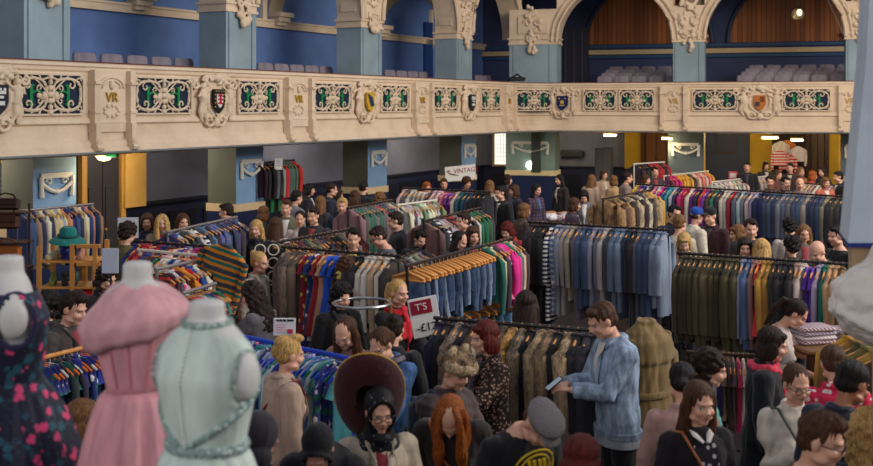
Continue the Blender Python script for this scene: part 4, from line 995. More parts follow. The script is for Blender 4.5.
pr(260, 263, 68, 'bun', 'blonde', 'jacket', (196, 186, 170), 'person with blonde tied hair in a cream jacket beside the ring stand', hp=6)
pr(256, 229, -12, 'long', 'blonde', 'jacket', (30, 30, 34), 'person with long blonde hair and black scarf', hp=5, acc=(('scarf', (34, 34, 38)),))
pr(348, 268, 96, 'longcurly', 'brown', 'sweater', (172, 150, 136), 'person with long brown hair in a pale jumper reaching for the black pole', pose='raise', hp=10)
pr(342, 297, 30, 'curlybob', 'black', 'jacket', (30, 26, 30), 'person with dark curls beside the round rail', hp=14, h=.94)
pr(330, 262, 10, 'short', 'dark', 'jacket', (150, 150, 152), 'person bending behind the black pole in a grey top', hp=30, h=.95)
# middle distance
pr(353, 239, 4, 'short', 'black', 'jacket', (34, 34, 40), 'person with black hair looking over the black pole', hp=8)
pr(378, 237, -70, 'short', 'dark', 'tee', (92, 94, 104), 'person in a grey tee shirt looking down over the wooden hangers', hp=25, pose='low', ex=('glasses',))
pr(342, 206, -6, 'short', 'blonde', 'sweater', (42, 48, 72), 'person with fair hair in a navy sweater', hp=4)
pr(395, 221, -86, 'short', 'dark', 'jacket', (38, 38, 44), 'person with dark hair facing left beside the long-sleeved tops rail')
pr(313, 216, -24, 'short', 'dark', 'jacket', (50, 50, 56), 'person with dark hair and grey scarf in the left crowd', hp=5)
pr(300, 219, 0, 'lowbun', 'dark', 'tee', (214, 196, 190), 'person with tied dark hair in a white top in the left crowd')
pr(276, 226, 165, 'long', 'brown', 'sweater', (196, 190, 184), 'person with long brown hair and a white top, back turned')
pr(286, 208, -4, 'short', 'brown', 'jacket', (104, 100, 80), 'person with brown hair in a khaki coat in the left crowd')
pr(264, 214, 160, 'bob', 'light', 'jacket', (60, 56, 50), 'person with light brown hair behind the blonde in a black scarf')
pr(297, 198, 130, 'short', 'black', 'jacket', (120, 122, 128), 'person in a grey hooded jacket below the corner clothes display')
pr(298, 208, 20, 'beanie_', None, 'jacket', (40, 36, 36), 'person', ) if False else None
pr(321, 203, 150, 'long', 'light', 'jacket', (54, 54, 58), 'person with long light brown hair and charcoal coat, back turned')
pr(338, 195, 120, 'bob', 'dark', 'jacket', (50, 44, 44), 'person with dark bob in front of the second pillar')
pr(355, 197, 170, 'long', 'brown', 'jacket', (70, 56, 50), 'person with long brown hair beside the black jacket by the pillar')
pr(364, 188, 150, 'short', 'black', 'jacket', (34, 34, 38), 'person in a black jacket against the second pillar, back turned')
pr(380, 199, 175, 'curlybob', 'light', 'jacket', (60, 50, 46), 'person with light curls at the end of the red and grey rail')
pr(332, 190, 100, 'short', 'dark', 'jacket', (40, 40, 60), 'person in dark clothes under the blue wall left of the second pillar')
pr(310, 190, 90, 'bob', 'black', 'jacket', (30, 30, 40), 'person in shadow right of the corner clothes display')
pr(226, 212, -100, 'short', 'dark', 'jacket', (170, 34, 44), 'person with brown hair in a red top by the first pillar', hp=12)
pr(147, 222, 10, 'bob', 'brown', 'jacket', (44, 48, 70), 'person with brown hair in navy, leftmost of three by the dark door')
pr(162, 223, 14, 'longfront', 'blonde', 'jacket', (160, 140, 120), 'person with long blonde hair in the middle of three by the dark door')
pr(183, 222, 30, 'long', 'brown', 'jacket', (60, 50, 50), 'person with long brown hair left of the first pillar')
pr(211, 232, 0, 'short', 'light', 'sweater', (190, 28, 44), 'person in bright red jumper among the left racks', h=.86)
pr(128, 234, 160, 'afro', 'dark', 'jacket', (92, 86, 54), 'person with round dark curls in an olive jacket, back turned', sex='m')
pr(171, 258, 120, 'curlybob', 'light', 'jacket', (110, 70, 60), 'person with light curly hair among the left racks', h=.9)
pr(427, 188, 20, 'bob', 'ginger', 'jacket', (150, 40, 50), 'person with ginger hair behind the pink and purple rail')
pr(444, 184, 0, 'short', 'brown', 'jacket', (60, 44, 44), 'person smiling above the pink and purple rail', sex='f')
pr(467, 183, 40, 'afro', 'brown', 'jacket', (90, 50, 50), 'person with full brown hair in front of the banner')
pr(412, 199, 70, 'bob', 'dark', 'jacket', (60, 50, 60), 'person with dark hair at the left end of the pink and purple rail')
pr(490, 186, 150, 'long', 'light', 'jacket', (210, 196, 180), 'person with light hair in a cream coat near the far window')
pr(500, 193, -60, 'short', 'black', 'jacket', (26, 26, 30), 'person in black browsing beside the black hanging coats')
pr(508, 180, 100, 'bob', 'dark', 'jacket', (50, 40, 50), 'person with dark hair left of the bright spotlight')
pr(514, 191, -80, 'bob', 'brown', 'jacket', (40, 34, 50), 'person with brown hair behind the black hanging coats')
pr(537, 190, 40, 'long', 'black', 'jacket', mat((90, 70, 90), .85, 'plaid', col2=(40, 34, 50)), 'person with dark hair and plaid top under the bright spotlight')
pr(559, 180, -60, 'long', 'black', 'coat', (46, 38, 40), 'person with long black hair standing right of the spotlight')
pr(584, 197, -10, 'bob', 'black', 'jacket', (110, 108, 118), 'person with black hair and grey cardigan behind the fur coats', hp=25)
pr(525, 211, 120, 'bob', 'light', 'jacket', (84, 66, 56), 'person with light brown hair behind the long coat rail end')
pr(507, 231, -40, 'bob', 'red', 'jacket', (170, 44, 30), 'person with red hair and orange-red top behind the jeans rail', hp=25)
pr(463, 221, -60, 'short', 'dark', 'jacket', (60, 60, 72), 'person with dark hair looking left behind the striped tops', hp=5)
pr(473, 236, 20, 'bob', 'brown', 'jacket', (40, 44, 50), 'person with brown hair smiling behind the jeans rail')
pr(460, 241, 60, 'long', 'black', 'jacket', (30, 28, 30), 'person with long black hair beside the smiling person', hp=25)
pr(420, 239, 30, 'short', 'black', 'jacket', (44, 40, 44), 'person bent low behind the empty wooden hangers', hp=25, h=.93, sex='f')
pr(592, 180, 140, 'long', 'light', 'coat', (196, 170, 150), 'person in a pale pink coat, back turned, by the tall locker')
pr(613, 181, -150, 'bob', 'light', 'jacket', (180, 150, 110), 'person with light brown hair beside the pale pink coat')
pr(628, 178, 90, 'short', 'dark', 'jacket', (140, 120, 110), 'person with dark hair behind the fur rail', grp=None)
# right middle
pr(675, 214, 20, 'short', 'black', 'jacket', (40, 40, 60), 'person with black hair under the colourful long rail')
pr(680, 224, 140, 'short', 'light', 'sweater', (200, 184, 160), 'person with light hair and cream sweater, back turned')
pr(672, 219, 160, 'bob', 'blonde', 'jacket', (170, 150, 130), 'person with blonde hair left of the cream sweater')
pr(697, 216, 110, 'balding', 'dark', 'jacket', (210, 200, 180), 'person in a blue cap', hat=('cap', (30, 70, 160)))
pr(710, 216, -50, 'balding', 'dark', 'jacket', (50, 20, 28), 'person in a black cap beside the blue cap', hat=('cap', (24, 24, 28)), sex='m')
pr(684, 243, -10, 'bob', 'blonde', 'jacket', (180, 140, 110), 'person with golden hair behind the left end of the olive coats rail', hp=25)
pr(737, 234, -90, 'bob', 'light', 'jacket', (80, 76, 50), 'person with olive hood up facing left')
pr(751, 229, -10, 'short', 'dark', 'jacket', (52, 50, 48), 'person with short dark hair and moustache-free long face')
pr(745, 248, -14, 'bob', 'dark', 'jacket', (62, 54, 60), 'person with dark wavy hair looking at camera above the olive coats')
pr(762, 249, 150, 'long', 'blonde', 'jacket', (200, 180, 140), 'person with long straight blonde hair from behind')
pr(790, 228, 160, 'afro', 'black', 'sweater', (200, 186, 176), 'person with black curly hair and pale top, back turned')
pr(804, 234, -8, 'long', 'light', 'jacket', (120, 104, 100), 'person with light brown hair and glasses above the right rail', ex=('glasses',))
pr(792, 247, 175, 'afro', 'black', 'jacket', (60, 50, 54), 'person with round black hair just behind the right rail', h=.95)
pr(817, 252, -55, 'bald', None, 'jacket', (60, 60, 66), 'person with bald pink head by the right end of the rail', sex='m', hp=25)
pr(836, 236, -70, 'short', 'black', 'tee', (30, 30, 34), 'person with dark beard in a black shirt by the pale blue column')
# far right crowd
for i, (px, py, yw, hr, hc, tc, lb) in enumerate((
    (747, 167, -20, 'short', 'black', (30, 30, 34), 'person in black leftmost under the ochre wall'), (766, 166, 10, 'bob', 'dark', (50, 40, 34), 'person with dark bob under the ochre wall'),
    (778, 175, 40, 'long', 'brown', (110, 60, 50), 'person with brown hair below the hung red jumpers'), (790, 168, -30, 'short', 'dark', (60, 40, 40), 'person in dark clothes directly under the short lamp'),
    (801, 172, 20, 'longcurly', 'light', (150, 90, 50), 'person with light curly hair in the right doorway'), (786, 183, 10, 'short', 'black', (40, 30, 30), 'person in black right behind the white shirts rail'),
    (800, 184, -10, 'bald', None, (130, 110, 110), 'person with bald head behind the back rail at right'), (813, 176, 100, 'bob', 'ginger', (180, 80, 50), 'person with ginger hair in the far right crowd'),
    (822, 172, -60, 'long', 'dark', (30, 30, 36), 'person in dark clothes by the right wooden door'), (838, 177, -90, 'short', 'black', (28, 30, 34), 'person in a black coat nearest the right-hand pillar'),
    (826, 183, 10, 'bob', 'light', (190, 100, 80), 'person in salmon top behind the back rail'), (770, 182, -10, 'short', 'dark', (60, 60, 60), 'person in grey behind the white shirts'),
    (646, 180, 60, 'bob', 'brown', (120, 90, 60), 'person with brown hair between fur rail and small back rail'), (604, 175, 30, 'bob', 'brown', (170, 140, 120), 'person with brown hair in front of the locker'),
    (655, 172, 10, 'short', 'dark', (60, 50, 60), 'person in front of the brown wooden door'), (575, 205, 100, 'bob', 'brown', (90, 70, 90), 'person at the scarf table in a mauve top'))):
    person(px, py, yw, hr, hc, 'jacket', tc, lb, sex='m' if hr in ('short', 'bald') else 'f')

# extras worn / held
def H_of(lean, hp, hy=0): return headM(lean, hp, hy)
# sombrero tipped on the back of the head
b = MB(); prof = []; k = 28
R_ = .30
b.loft([[(r*math.cos(2*PI*t/k), r*math.sin(2*PI*t/k), z+.035*math.cos(4*PI*t/k)*(r/R_)**2) for t in range(k)] for r, z in ((.005, .20), (.06, .195), (.085, .15), (.105, .03), (.12, .0), (.2, .01), (.28, .05), (R_, .085), (R_*.995, .10), (.28, .065), (.2, .025), (.12, .014), (.10, .03))], cap=False)
som = b.obj('sombrero', mat((64, 20, 28), .8, 'fabric'), hj); Ms = H_of(3, 10) @ T(-.05, .13, -.0) @ RZ(math.radians(-14)) @ RX(math.radians(-82)) @ Matrix.Scale(.72, 4, (1, 0, 0))
som.matrix_basis = Ms
g = MB(); g.tube([(R_*math.cos(2*PI*t/56), R_*math.sin(2*PI*t/56), .095+.035*math.cos(4*PI*t/56)) for t in range(57)], [.009 if t % 2 else .005 for t in range(57)], 6)
g.tube([(.122*math.cos(2*PI*t/28), .122*math.sin(2*PI*t/28), .03) for t in range(29)], .016, 6); g.obj('gold_trim', mat((206, 160, 60), .5), som)
b = MB(); b.loft([ring(z, hx, hy, 0, 24) for z, hx, hy in ((.74, .202, .142), (.745, .208, .15), (.82, .205, .146), (.84, .2, .14))]); b.obj('shirt_hem', mat((150, 156, 164), .85, 'fabric'), dm)
b = MB(); b.loft([ring(z, hx, hy, 0, 24) for z, hx, hy in ((.80, .205, .148), (.805, .213, .155), (.845, .213, .155), (.85, .205, .148))]); b.obj('waistband', mat((120, 136, 156), .8, 'denim'), dm)
# phone
def world_of(p, lean, pt): return p.matrix_basis @ (T(0, 0, .95) @ RX(math.radians(lean)) @ T(0, 0, -.95)) @ Vector(pt)
e = MB().bbox((0, 0, 0), (.075, .15, .01), .004).obj('phone', mat((40, 42, 48), .25)); tag(e, 'dark phone held by the person in the denim jacket', 'phone')
e.location = world_of(dm, 3, (0, -.46, 1.20)); e.rotation_euler = (math.radians(35), 0, dm.rotation_euler.z)
MB().box((0, 0, .006), (.066, .13, .002)).obj('screen', mat((150, 165, 180), .2, emit=.25), e, smooth=False)
# fur band on hat, dark stripes, yellow print, white collar, spotted dress
for o, px, py in PEOPLE:
    L_ = o['label']
    if 'furry hat' in L_: child('hat_brim', cached('fb', furbrim), mat((200, 176, 140), .95, 'fur', col2=(150, 124, 92)), o, H_of(3, 16))
    if 'cream jumper' in L_:
        g = MB()
        for zz in (1.27, 1.235, 1.20, 1.12):
            g.tube([(x, -.136-.028*math.exp(-((abs(x)-.07)/.06)**2)*math.exp(-((zz-1.245)/.06)**2)+x*x*1.8, zz+.15*x) for x in (-.02, .02, .05, .08, .11, .14)], .005, 5)
        g.obj('stripe', mat((40, 40, 60), .8), o)
    if 'yellow print' in L_:
        Lm = T(0, 0, .95) @ RX(math.radians(14)) @ T(0, 0, -.95); g = MB()
        yy = lambda x: -.128+x*x*1.6
        for r in (.12, .09): g.tube([(r*math.cos(t*PI/10), yy(r*math.cos(t*PI/10))-.008, 1.25+r*.9*math.sin(t*PI/10)) for t in range(21)], .006, 5)
        for x in (-.05, -.02, .015, .045): g.tube([(x, yy(x)-.01, 1.20), (x+.008, yy(x)-.012, 1.25), (x-.004, yy(x)-.01, 1.30)], .011, 6)
        q = g.obj('shirt_print', mat((226, 190, 40), .7), o); q.matrix_basis = Lm @ T(0, -.012, .075)
    if 'white collar' in L_:
        g = MB()
        g.loft([[(x+dx, y, z) for dx, y, z in ((0, -.16, .9), (0, -.178, 1.2), (0, -.165, 1.3), (0, -.13, 1.40))] for x in (-.075, -.03, .03, .075)][::1], cap=False, closed=False)
        q = g.obj('dress_front', mat((30, 28, 36), .8, 'dots', col2=(190, 180, 190), scale=1.1), o)
        g = MB()
        for sg in (1, -1): g.tube([(sg*.055, -.05, 1.47), (sg*.05, -.10, 1.445), (sg*.015, -.145, 1.41)], [.012, .022, .012], 7, flat=.5)
        g.obj('collar', mat((225, 220, 220), .7), o)
# ------------------------------------------------------------------ racks and garments
def gshape(kind, L, seed):
    """garment hanging on its hanger: shoulders span local x, local y runs along the rail, hook at z=0"""
    rr = random.Random(seed); b = MB(); n = 18
    def rg(z, a, t, ph=0, fold=0, yo=0):
        out = []
        for i in range(n):
            u = 2*PI*i/n; c, s_ = math.cos(u), math.sin(u)
            out.append((a*math.copysign(abs(c)**.8, c), yo+t*s_*(1+fold*math.sin(c*9+ph)), z))
        return out
    ph = rr.uniform(0, 6); sw = rr.uniform(-.012, .012)
    if kind in ('jacket', 'shirt', 'coat', 'fur', 'jumper'):
        w_ = {'jacket': .215, 'shirt': .205, 'coat': .22, 'fur': .235, 'jumper': .22}[kind]; t = {'jacket': .036, 'shirt': .024, 'coat': .040, 'fur': .055, 'jumper': .03}[kind]
        rs = [rg(-.085, .055, .03), rg(-.10, .07, .035), rg(-.125, .12, t*.9), rg(-.16, w_*.86, t), rg(-.20, w_*.98, t*1.05), rg(-.35, w_*.93, t*1.1, ph, .15)]
        k = 5
        for i in range(1, k+1):
            f = i/k; rs.append(rg(-.35-(L-.35)*f, w_*(.93+(.10 if kind in ('coat', 'fur') else .03)*f), t*(1.1+.25*f), ph+f, .3, sw*f))
        b.loft(rs)
        if kind in ('jacket', 'coat', 'shirt'): b.tube([(.055*math.cos(a), .034*math.sin(a), -.09+.012*math.cos(a*2)) for a in [2*PI*i/12 for i in range(13)]], .014, 5)
        sl = min(.62, L*.95)
        for sg in (1, -1):
            dy = rr.uniform(-.02, .02)
            b.tube([(sg*w_*.78, 0, -.17), (sg*(w_+.025), 0, -.24), (sg*(w_+.035), dy*.5, -.45), (sg*(w_+.02), dy, -.17-sl*.85), (sg*(w_+.01), dy, -.17-sl)], [t*1.1, t*1.35, t*1.3, t*1.15, t*1.1], 10, flat=1)
    elif kind in ('jeans', 'trousers'):
        b.loft([rg(-.16, .185, .018), rg(-.18, .19, .022), rg(-.28, .20, .028), rg(-.38, .205, .036, ph, .15), rg(-.42, .20, .034)])
        for sg in (1, -1):
            b.loft([[(sg*(.10+k*.004)+x, y+sw*k, z) for x, y, z in rg(-.36-(L-.36)*k/5, .098-.006*k, .034-.001*k, ph+k, .2)] for k in range(6)])
    elif kind == 'skirt':
        b.loft([rg(-.16, .16, .02), rg(-.2, .17, .03), rg(-.3, .2, .045, ph, .3), rg(-L, .25, .06, ph+1, .5)])
    else:   # dress
        b.loft([rg(-.10, .10, .012), rg(-.14, .16, .02), rg(-.22, .18, .028), rg(-.38, .16, .03, ph, .2), rg(-.5, .165, .038, ph, .4), rg(-.5-(L-.5)*.5, .21, .05, ph+.6, .5, sw), rg(-L, .25, .058, ph+1, .6, sw*2)])
        for sg in (1, -1): b.tube([(sg*.12, 0, -.15), (sg*.16, 0, -.2), (sg*.2, 0, -.30)], [.02, .03, .034], 8)
    if kind not in ('jeans', 'trousers', 'skirt'): b.v = [(x, y, z+.045*max(0, min(1, (L+z)/(L-.3)))) for x, y, z in b.v]
    me = b.mesh('g'); me.set_sharp_from_angle(angle=math.radians(60)); wrinkle(me, .006 if kind != 'fur' else .012, 22 if kind != 'fur' else 45, seed, (.5, .5, .4))
    return me
def gm(kind, L):
    v = R.randint(0, 2); L = round(L*20)/20; key = ('g', kind, L, v)
    if key not in CACHE: CACHE[key] = gshape(kind, L, v+int(L*20)*3+len(kind))
    return CACHE[key]
def hanger_mesh():
    b = MB(); b.tube([(-.205, 0, -.135), (-.15, 0, -.105), (-.06, 0, -.075), (0, 0, -.062), (.06, 0, -.075), (.15, 0, -.105), (.205, 0, -.135)], [.011, .014, .016, .017, .016, .014, .011], 7, flat=.7, up=Vector((0, 1, 0)))
    b.tube([(0, 0, -.062), (0, 0, -.03), (0, -.0, -.012)]+[(.018*math.sin(a), 0, .0-.0+.018*math.cos(a)-.0) for a in (PI*.85, PI*.5, PI*.2, -.1*PI, -.4*PI)], .003, 5)
    return b.mesh('hanger')
def trouser_hanger():
    b = MB(); b.tube([(-.19, 0, -.13), (-.10, 0, -.10), (0, 0, -.07), (.10, 0, -.10), (.19, 0, -.13)], .017, 7); b.bbox((0, 0, -.15), (.40, .028, .03), .006)
    b.tube([(0, 0, -.07), (0, 0, -.02), (.016, 0, 0), (0, 0, .017)], .003, 5); return b.mesh('hanger')
HM = hanger_mesh(); HT = trouser_hanger()
HW = mat((214, 146, 76), .45, 'wood'); HB = mat((30, 60, 190), .35); HG = mat((20, 120, 80), .35); HK = mat((28, 28, 30), .4); HO = mat((226, 110, 40), .4); HC = mat((225, 220, 205), .5)
CN = [((30, 28, 34), 'black'), ((36, 42, 66), 'navy'), ((58, 84, 130), 'blue'), ((120, 150, 190), 'pale blue'), ((92, 96, 104), 'grey'), ((190, 186, 180), 'light grey'), ((225, 218, 205), 'cream'), ((180, 30, 42), 'red'), ((110, 26, 44), 'burgundy'),
      ((214, 40, 140), 'magenta'), ((226, 140, 160), 'pink'), ((110, 60, 160), 'purple'), ((150, 130, 170), 'lilac'), ((28, 120, 80), 'green'), ((30, 140, 140), 'teal'), ((84, 84, 44), 'olive'), ((200, 150, 40), 'mustard'), ((220, 110, 40), 'orange'),
      ((120, 80, 50), 'brown'), ((60, 42, 34), 'dark brown'), ((190, 156, 110), 'tan'), ((30, 60, 190), 'bright blue')]
def cname(c): return min(CN, key=lambda k: sum((a-b)**2 for a, b in zip(k[0], c)))[1]
def post(b, x, y, z, r=.014): b.tube([(x, y, .02), (x, y, z)], r, 8)
def rack(pa, pb, zr, items, L, desc, hm=HW, rc=None, htype=None, zb=0, hmats=None, jit=4, both=True, vis=True, base=0, wid=.24):
    """rail from pixel pa to pixel pb at height zr; items = list of (kind, colour or material, [length])"""
    A_ = atz(pa[0], pa[1], zr); B_ = atz(pb[0], pb[1], zr); D = B_-A_; Ln = D.length; rz = math.atan2(D.y, D.x)
    e = empty('clothes_rack', (A_.x, A_.y, FLZ), rz, desc[1], 'clothes rack'); rc = rc or IRON
    # local x runs along the rail
    rl = MB().tube([(-.03, 0, zr), (Ln+.03, 0, zr)], .017, 10).obj('rail', rc, e)
    for x in (0, Ln): MB().tube([(x, 0, .06), (x, 0, zr)], .016, 8).obj('upright', rc, e); MB().tube([(x, -wid, .045), (x, wid, .045)], .018, 8).obj('foot', rc, e)
    MB().tube([(0, 0, .14), (Ln, 0, .14)], .012, 8).obj('lower_bar', rc, e)
    n = len(items); pitch = Ln/n
    for i, it in enumerate(items):
        kind, c = it[0], it[1]; l_ = it[2] if len(it) > 2 else L*R.uniform(.86, 1.08)
        m_ = c if isinstance(c, bpy.types.Material) else mat(tuple(c), .85, 'fur' if kind == 'fur' else 'denim' if kind == 'jeans' else 'fabric', **({'col2': tuple(int(v*.55) for v in c)} if kind == 'fur' else {}))
        o = link({'jumper': 'jumper', 'fur': 'fur_coat'}.get(kind, kind), gm(kind, l_), m_)
        x = pitch*(i+.5)+R.uniform(-.12, .12)*pitch; p = RZ(rz) @ Vector((x, 0, 0))
        o.location = (A_.x+p.x, A_.y+p.y, zr+FLZ); o.rotation_euler = (0, math.radians(R.uniform(-1, 1)), rz+PI/2+math.radians(R.uniform(-jit, jit)))
        th = .62*pitch/ {'fur': .06, 'coat': .05, 'jacket': .045}.get(kind, .042); s_ = max(.6, min(1.35, th*1.15)); o.scale = (R.uniform(.94, 1.04), s_, 1)
        cn = it[3] if len(it) > 3 else (cname(c) if not isinstance(c, bpy.types.Material) else 'patterned')
        tag(o, '%s %s, %s from the left on %s' % (cn, {'fur': 'fur coat'}.get(kind, kind), ordn(i), desc[0]), {'fur': 'coat', 'jumper': 'jumper'}.get(kind, kind), 'clothes on '+desc[0])
        h_ = link('hanger', HT if kind in ('jeans', 'trousers', 'skirt') else HM, (hmats[i % len(hmats)] if hmats else hm), o)
    return e, A_, B_, rz
def rnd(n, kinds, cols, v=12):
    out = []
    for i in range(n):
        c = R.choice(cols); c = c if isinstance(c, bpy.types.Material) else tuple(max(8, min(250, int(x+R.uniform(-v, v)))) for x in c); out.append((R.choice(kinds), c))
    return out
P_FLO = mat((40, 50, 120), .8, 'floral', col2=(220, 200, 210), col3=(30, 120, 90), scale=1.3); P_FL2 = mat((190, 190, 200), .8, 'floral', col2=(200, 60, 90), col3=(40, 110, 60), scale=1.3)
P_FL3 = mat((150, 30, 40), .8, 'floral', col2=(230, 180, 60), col3=(30, 60, 120), scale=1.2); P_ST = mat((225, 222, 215), .8, 'stripe', col2=(36, 44, 80)); P_ST2 = mat((60, 40, 44), .8, 'stripe', col2=(190, 60, 50))
P_PL = mat((110, 30, 40), .8, 'plaid', col2=(40, 50, 70)); P_PL2 = mat((90, 110, 150), .8, 'plaid', col2=(220, 215, 205)); P_LEO = mat((130, 96, 66), .85, 'leopard', col2=(60, 44, 34), col3=(40, 30, 24))
def dim(c): k = R.uniform(.72, 1.08); return tuple(int(x*k) for x in c)
# A far left: light jackets and shirts
rack((18, 211), (92, 204), 1.75, rnd(21, ['jacket', 'shirt'], [(196, 176, 140), (40, 50, 84), (200, 140, 110), (170, 160, 190), (214, 206, 180), (60, 80, 130), (150, 130, 100), (214, 200, 150)]), .85, ('the far-left silver rail', 'tall silver clothes rail of light jackets at the far left'), rc=CHROME)
# B corner display, two tiers
e, A_, B_, rz_ = rack((256, 163), (294, 160), 2.05, rnd(11, ['jacket', 'shirt'], [(190, 60, 50), (36, 34, 40), (150, 150, 156), (200, 40, 60), (90, 110, 100)]), .75, ('the high rail by the first pillar', 'high black clothes rail by the first pillar, upper tier'))
rack((257, 177), (280, 175), 1.7, rnd(6, ['jacket'], [(30, 30, 34), (40, 110, 70), (180, 40, 50)]), .8, ('the lower rail by the first pillar', 'short black clothes rail with dark jackets by the first pillar'))
PATC = [(190, 40, 50), (40, 60, 140), (220, 120, 50), P_FL2, P_FL3, P_PL, (226, 214, 190), (40, 120, 90), (190, 60, 130), P_ST2, (70, 50, 60)]
# C
rack((168, 232), (236, 217), 1.7, rnd(17, ['shirt', 'jumper'], [(60, 50, 60), (90, 110, 160), P_ST, (150, 40, 50), (200, 190, 180), (50, 60, 90), P_PL2]), .8, ('the silver rail before the first pillar', 'silver clothes rail of mixed shirts before the first pillar'), rc=CHROME)
rack((136, 241), (216, 247), 1.7, rnd(17, ['shirt', 'dress'], PATC), .8, ('the black rail left of the striped top', 'black clothes rail of bright patterned clothes at left'), hmats=[HK, HW])
rack((140, 250), (217, 257), 1.68, rnd(15, ['shirt', 'dress'], PATC), .8, ('the cream rail behind the pink dress', 'cream painted clothes rail of bright tops behind the pink dress'), rc=HC)
rack((157, 269), (219, 256), 1.68, rnd(14, ['shirt', 'dress'], PATC), .85, ('the silver rail above the mint dress', 'silver clothes rail of patterned shirts above the mint dress neck'), rc=CHROME)
rack((184, 293), (214, 284), 1.66, rnd(9, ['dress'], PATC), .9, ('the low silver rail by the grey coat', 'short silver rail of patterned dresses beside the grey coat'), rc=CHROME)
# striped knitted top displayed on its own
o = link('jumper', gm('jumper', .7), mat((214, 130, 40), .85, 'stripe', col2=(30, 110, 100), col3=(60, 70, 80), scale=.8)); o.location = at(228, 241, 11.3); o.rotation_euler = (.1, .3, -.2); tag(o, 'orange, green and grey striped knitted top hanging at the rail end', 'jumper'); link('hanger', HM, HW, o)
# G / H
DK = [(60, 54, 56), (120, 100, 90), (150, 130, 112), (44, 40, 46), P_FL3, P_FLO, (90, 70, 64), (30, 36, 60), P_PL]
rack((272, 243), (350, 229), 1.72, rnd(18, ['coat', 'dress'], [(50, 46, 50), (120, 100, 90), (70, 60, 60), (90, 40, 44)]), 1.1, ('the slanting black rail behind the long dresses', 'slanting black clothes rail with pale wooden hangers'))
rack((284, 247), (398, 256), 1.70, [('dress', (140, 120, 110), 1.08), ('fur', (120, 100, 88), 1.12), ('fur', (134, 114, 100), 1.12), ('coat', (110, 92, 80), 0.96), ('dress', P_FL3, 0.96), ('dress', P_FLO, 1.00), ('dress', (150, 40, 50), 0.88), ('dress', (200, 150, 120), 0.88), ('dress', (40, 90, 200), 0.92, 'bright blue'), ('dress', (36, 80, 190), 0.88),
     ('dress', (50, 50, 66), 0.96), ('shirt', (200, 180, 90), 0.72), ('shirt', (60, 60, 70), 0.72), ('coat', (40, 36, 40), 0.80), ('shirt', (210, 200, 186), 0.72), ('shirt', (220, 214, 204), 0.72), ('shirt', (190, 160, 130), 0.72), ('shirt', (214, 206, 190), 0.72), ('coat', (60, 54, 52), 0.80)], 1.2, ('the thick black pole at centre left', 'thick black clothes pole with long dresses at centre left'))
# I
rack((348, 208), (392, 200), 1.72, rnd(14, ['jacket', 'jumper'], [(170, 40, 44), (150, 146, 140), (190, 170, 150), (80, 84, 90), (60, 90, 80), (130, 110, 104)]), .85, ('the rail below the black-jacketed shopper', 'short black rail of red and grey long-sleeved tops'))
# J
rack((403, 188), (489, 192), 1.75, rnd(6, ['shirt', 'dress'], [(120, 110, 120), (90, 40, 50), (200, 190, 180), (60, 60, 80)])+[('dress', (90, 76, 84)), ('shirt', (214, 180, 190)), ('shirt', (226, 190, 196)), ('dress', (220, 120, 150)), ('dress', (130, 60, 160)), ('dress', (150, 70, 160)), ('shirt', (214, 196, 180)), ('shirt', (40, 90, 100)), ('shirt', (36, 70, 90)), ('shirt', (60, 70, 90)), ('coat', (26, 26, 32), 1.3), ('coat', (24, 24, 28), 1.4), ('coat', (28, 28, 34), 1.4)], .8, ('the black rail under the banner', 'black clothes rail of pink and purple clothes under the banner'))
# K
rack((424, 221), (480, 208), 1.72, [('jumper', (110, 80, 80)), ('jacket', (40, 40, 46)), ('shirt', P_ST), ('jumper', (170, 165, 175)), ('jumper', (190, 160, 160)), ('shirt', (110, 60, 70)), ('shirt', P_ST2), ('jumper', (60, 64, 90)), ('shirt', (150, 160, 170)), ('jumper', (60, 50, 54)), ('shirt', (200, 196, 190)), ('shirt', (40, 100, 70)), ('jumper', (30, 96, 66)), ('jumper', (50, 90, 60)), ('shirt', (60, 60, 64))], .85, ('the rail left of the hanging black coats', 'black rail of striped and green knitwear at centre'))
JB = [(60, 80, 112), (76, 96, 126), (46, 62, 92), (98, 118, 144), (52, 70, 102), (128, 146, 168)]
jl = [('jeans', JB[i % 6] if i != 3 else (150, 174, 200)) for i in range(19)]
rack((407, 266), (512, 238), 1.66, jl+[('shirt', (30, 90, 80)), ('shirt', (190, 190, 150)), ('shirt', (60, 50, 60)), ('dress', (200, 110, 150)), ('jumper', (226, 40, 140)), ('jumper', (220, 36, 134)), ('shirt', (30, 120, 100)), ('shirt', (214, 170, 150)), ('shirt', (70, 50, 50))], .62, ('the jeans rail', 'long black clothes rail of blue jeans on wooden hangers'), jit=7)
# low second tier below the jeans
rack((455, 306), (520, 292), .95, rnd(8, ['skirt'], [(120, 150, 190), (90, 80, 70), (70, 96, 140), (160, 50, 50)]), .5, ('the low rail under the jeans', 'low black rail of short denim skirts under the jeans'))
# M
ml = [('coat', (56, 41, 47), 1.35), ('coat', (48, 35, 40), 1.3), ('coat', (28, 27, 29), 1.35), ('coat', (33, 32, 34), 1.3), ('shirt', P_ST, 1.25, 'blue-striped'), ('shirt', P_PL2, 1.15, 'checked'), ('shirt', (128, 135, 147)), ('shirt', (162, 152, 149)), ('shirt', (155, 147, 130)), ('shirt', (107, 94, 105)), ('jacket', (66, 85, 116)), ('jacket', (57, 75, 105)), ('shirt', (136, 136, 155)), ('shirt', (120, 122, 143)),
      ('shirt', (171, 164, 161)), ('jacket', (61, 67, 77)), ('jacket', (99, 118, 140)), ('jacket', (106, 123, 144)), ('jacket', (42, 51, 70)), ('coat', (32, 30, 35), 1.2), ('shirt', (93, 90, 103)), ('jacket', (58, 77, 108)), ('jacket', (52, 68, 97)), ('jacket', (123, 138, 161)), ('jacket', (131, 145, 165))]
rack((530, 222), (668, 230), 1.75, ml, 1.1, ('the central long shirt rail', 'long black clothes rail of coats and denim shirts at centre'))
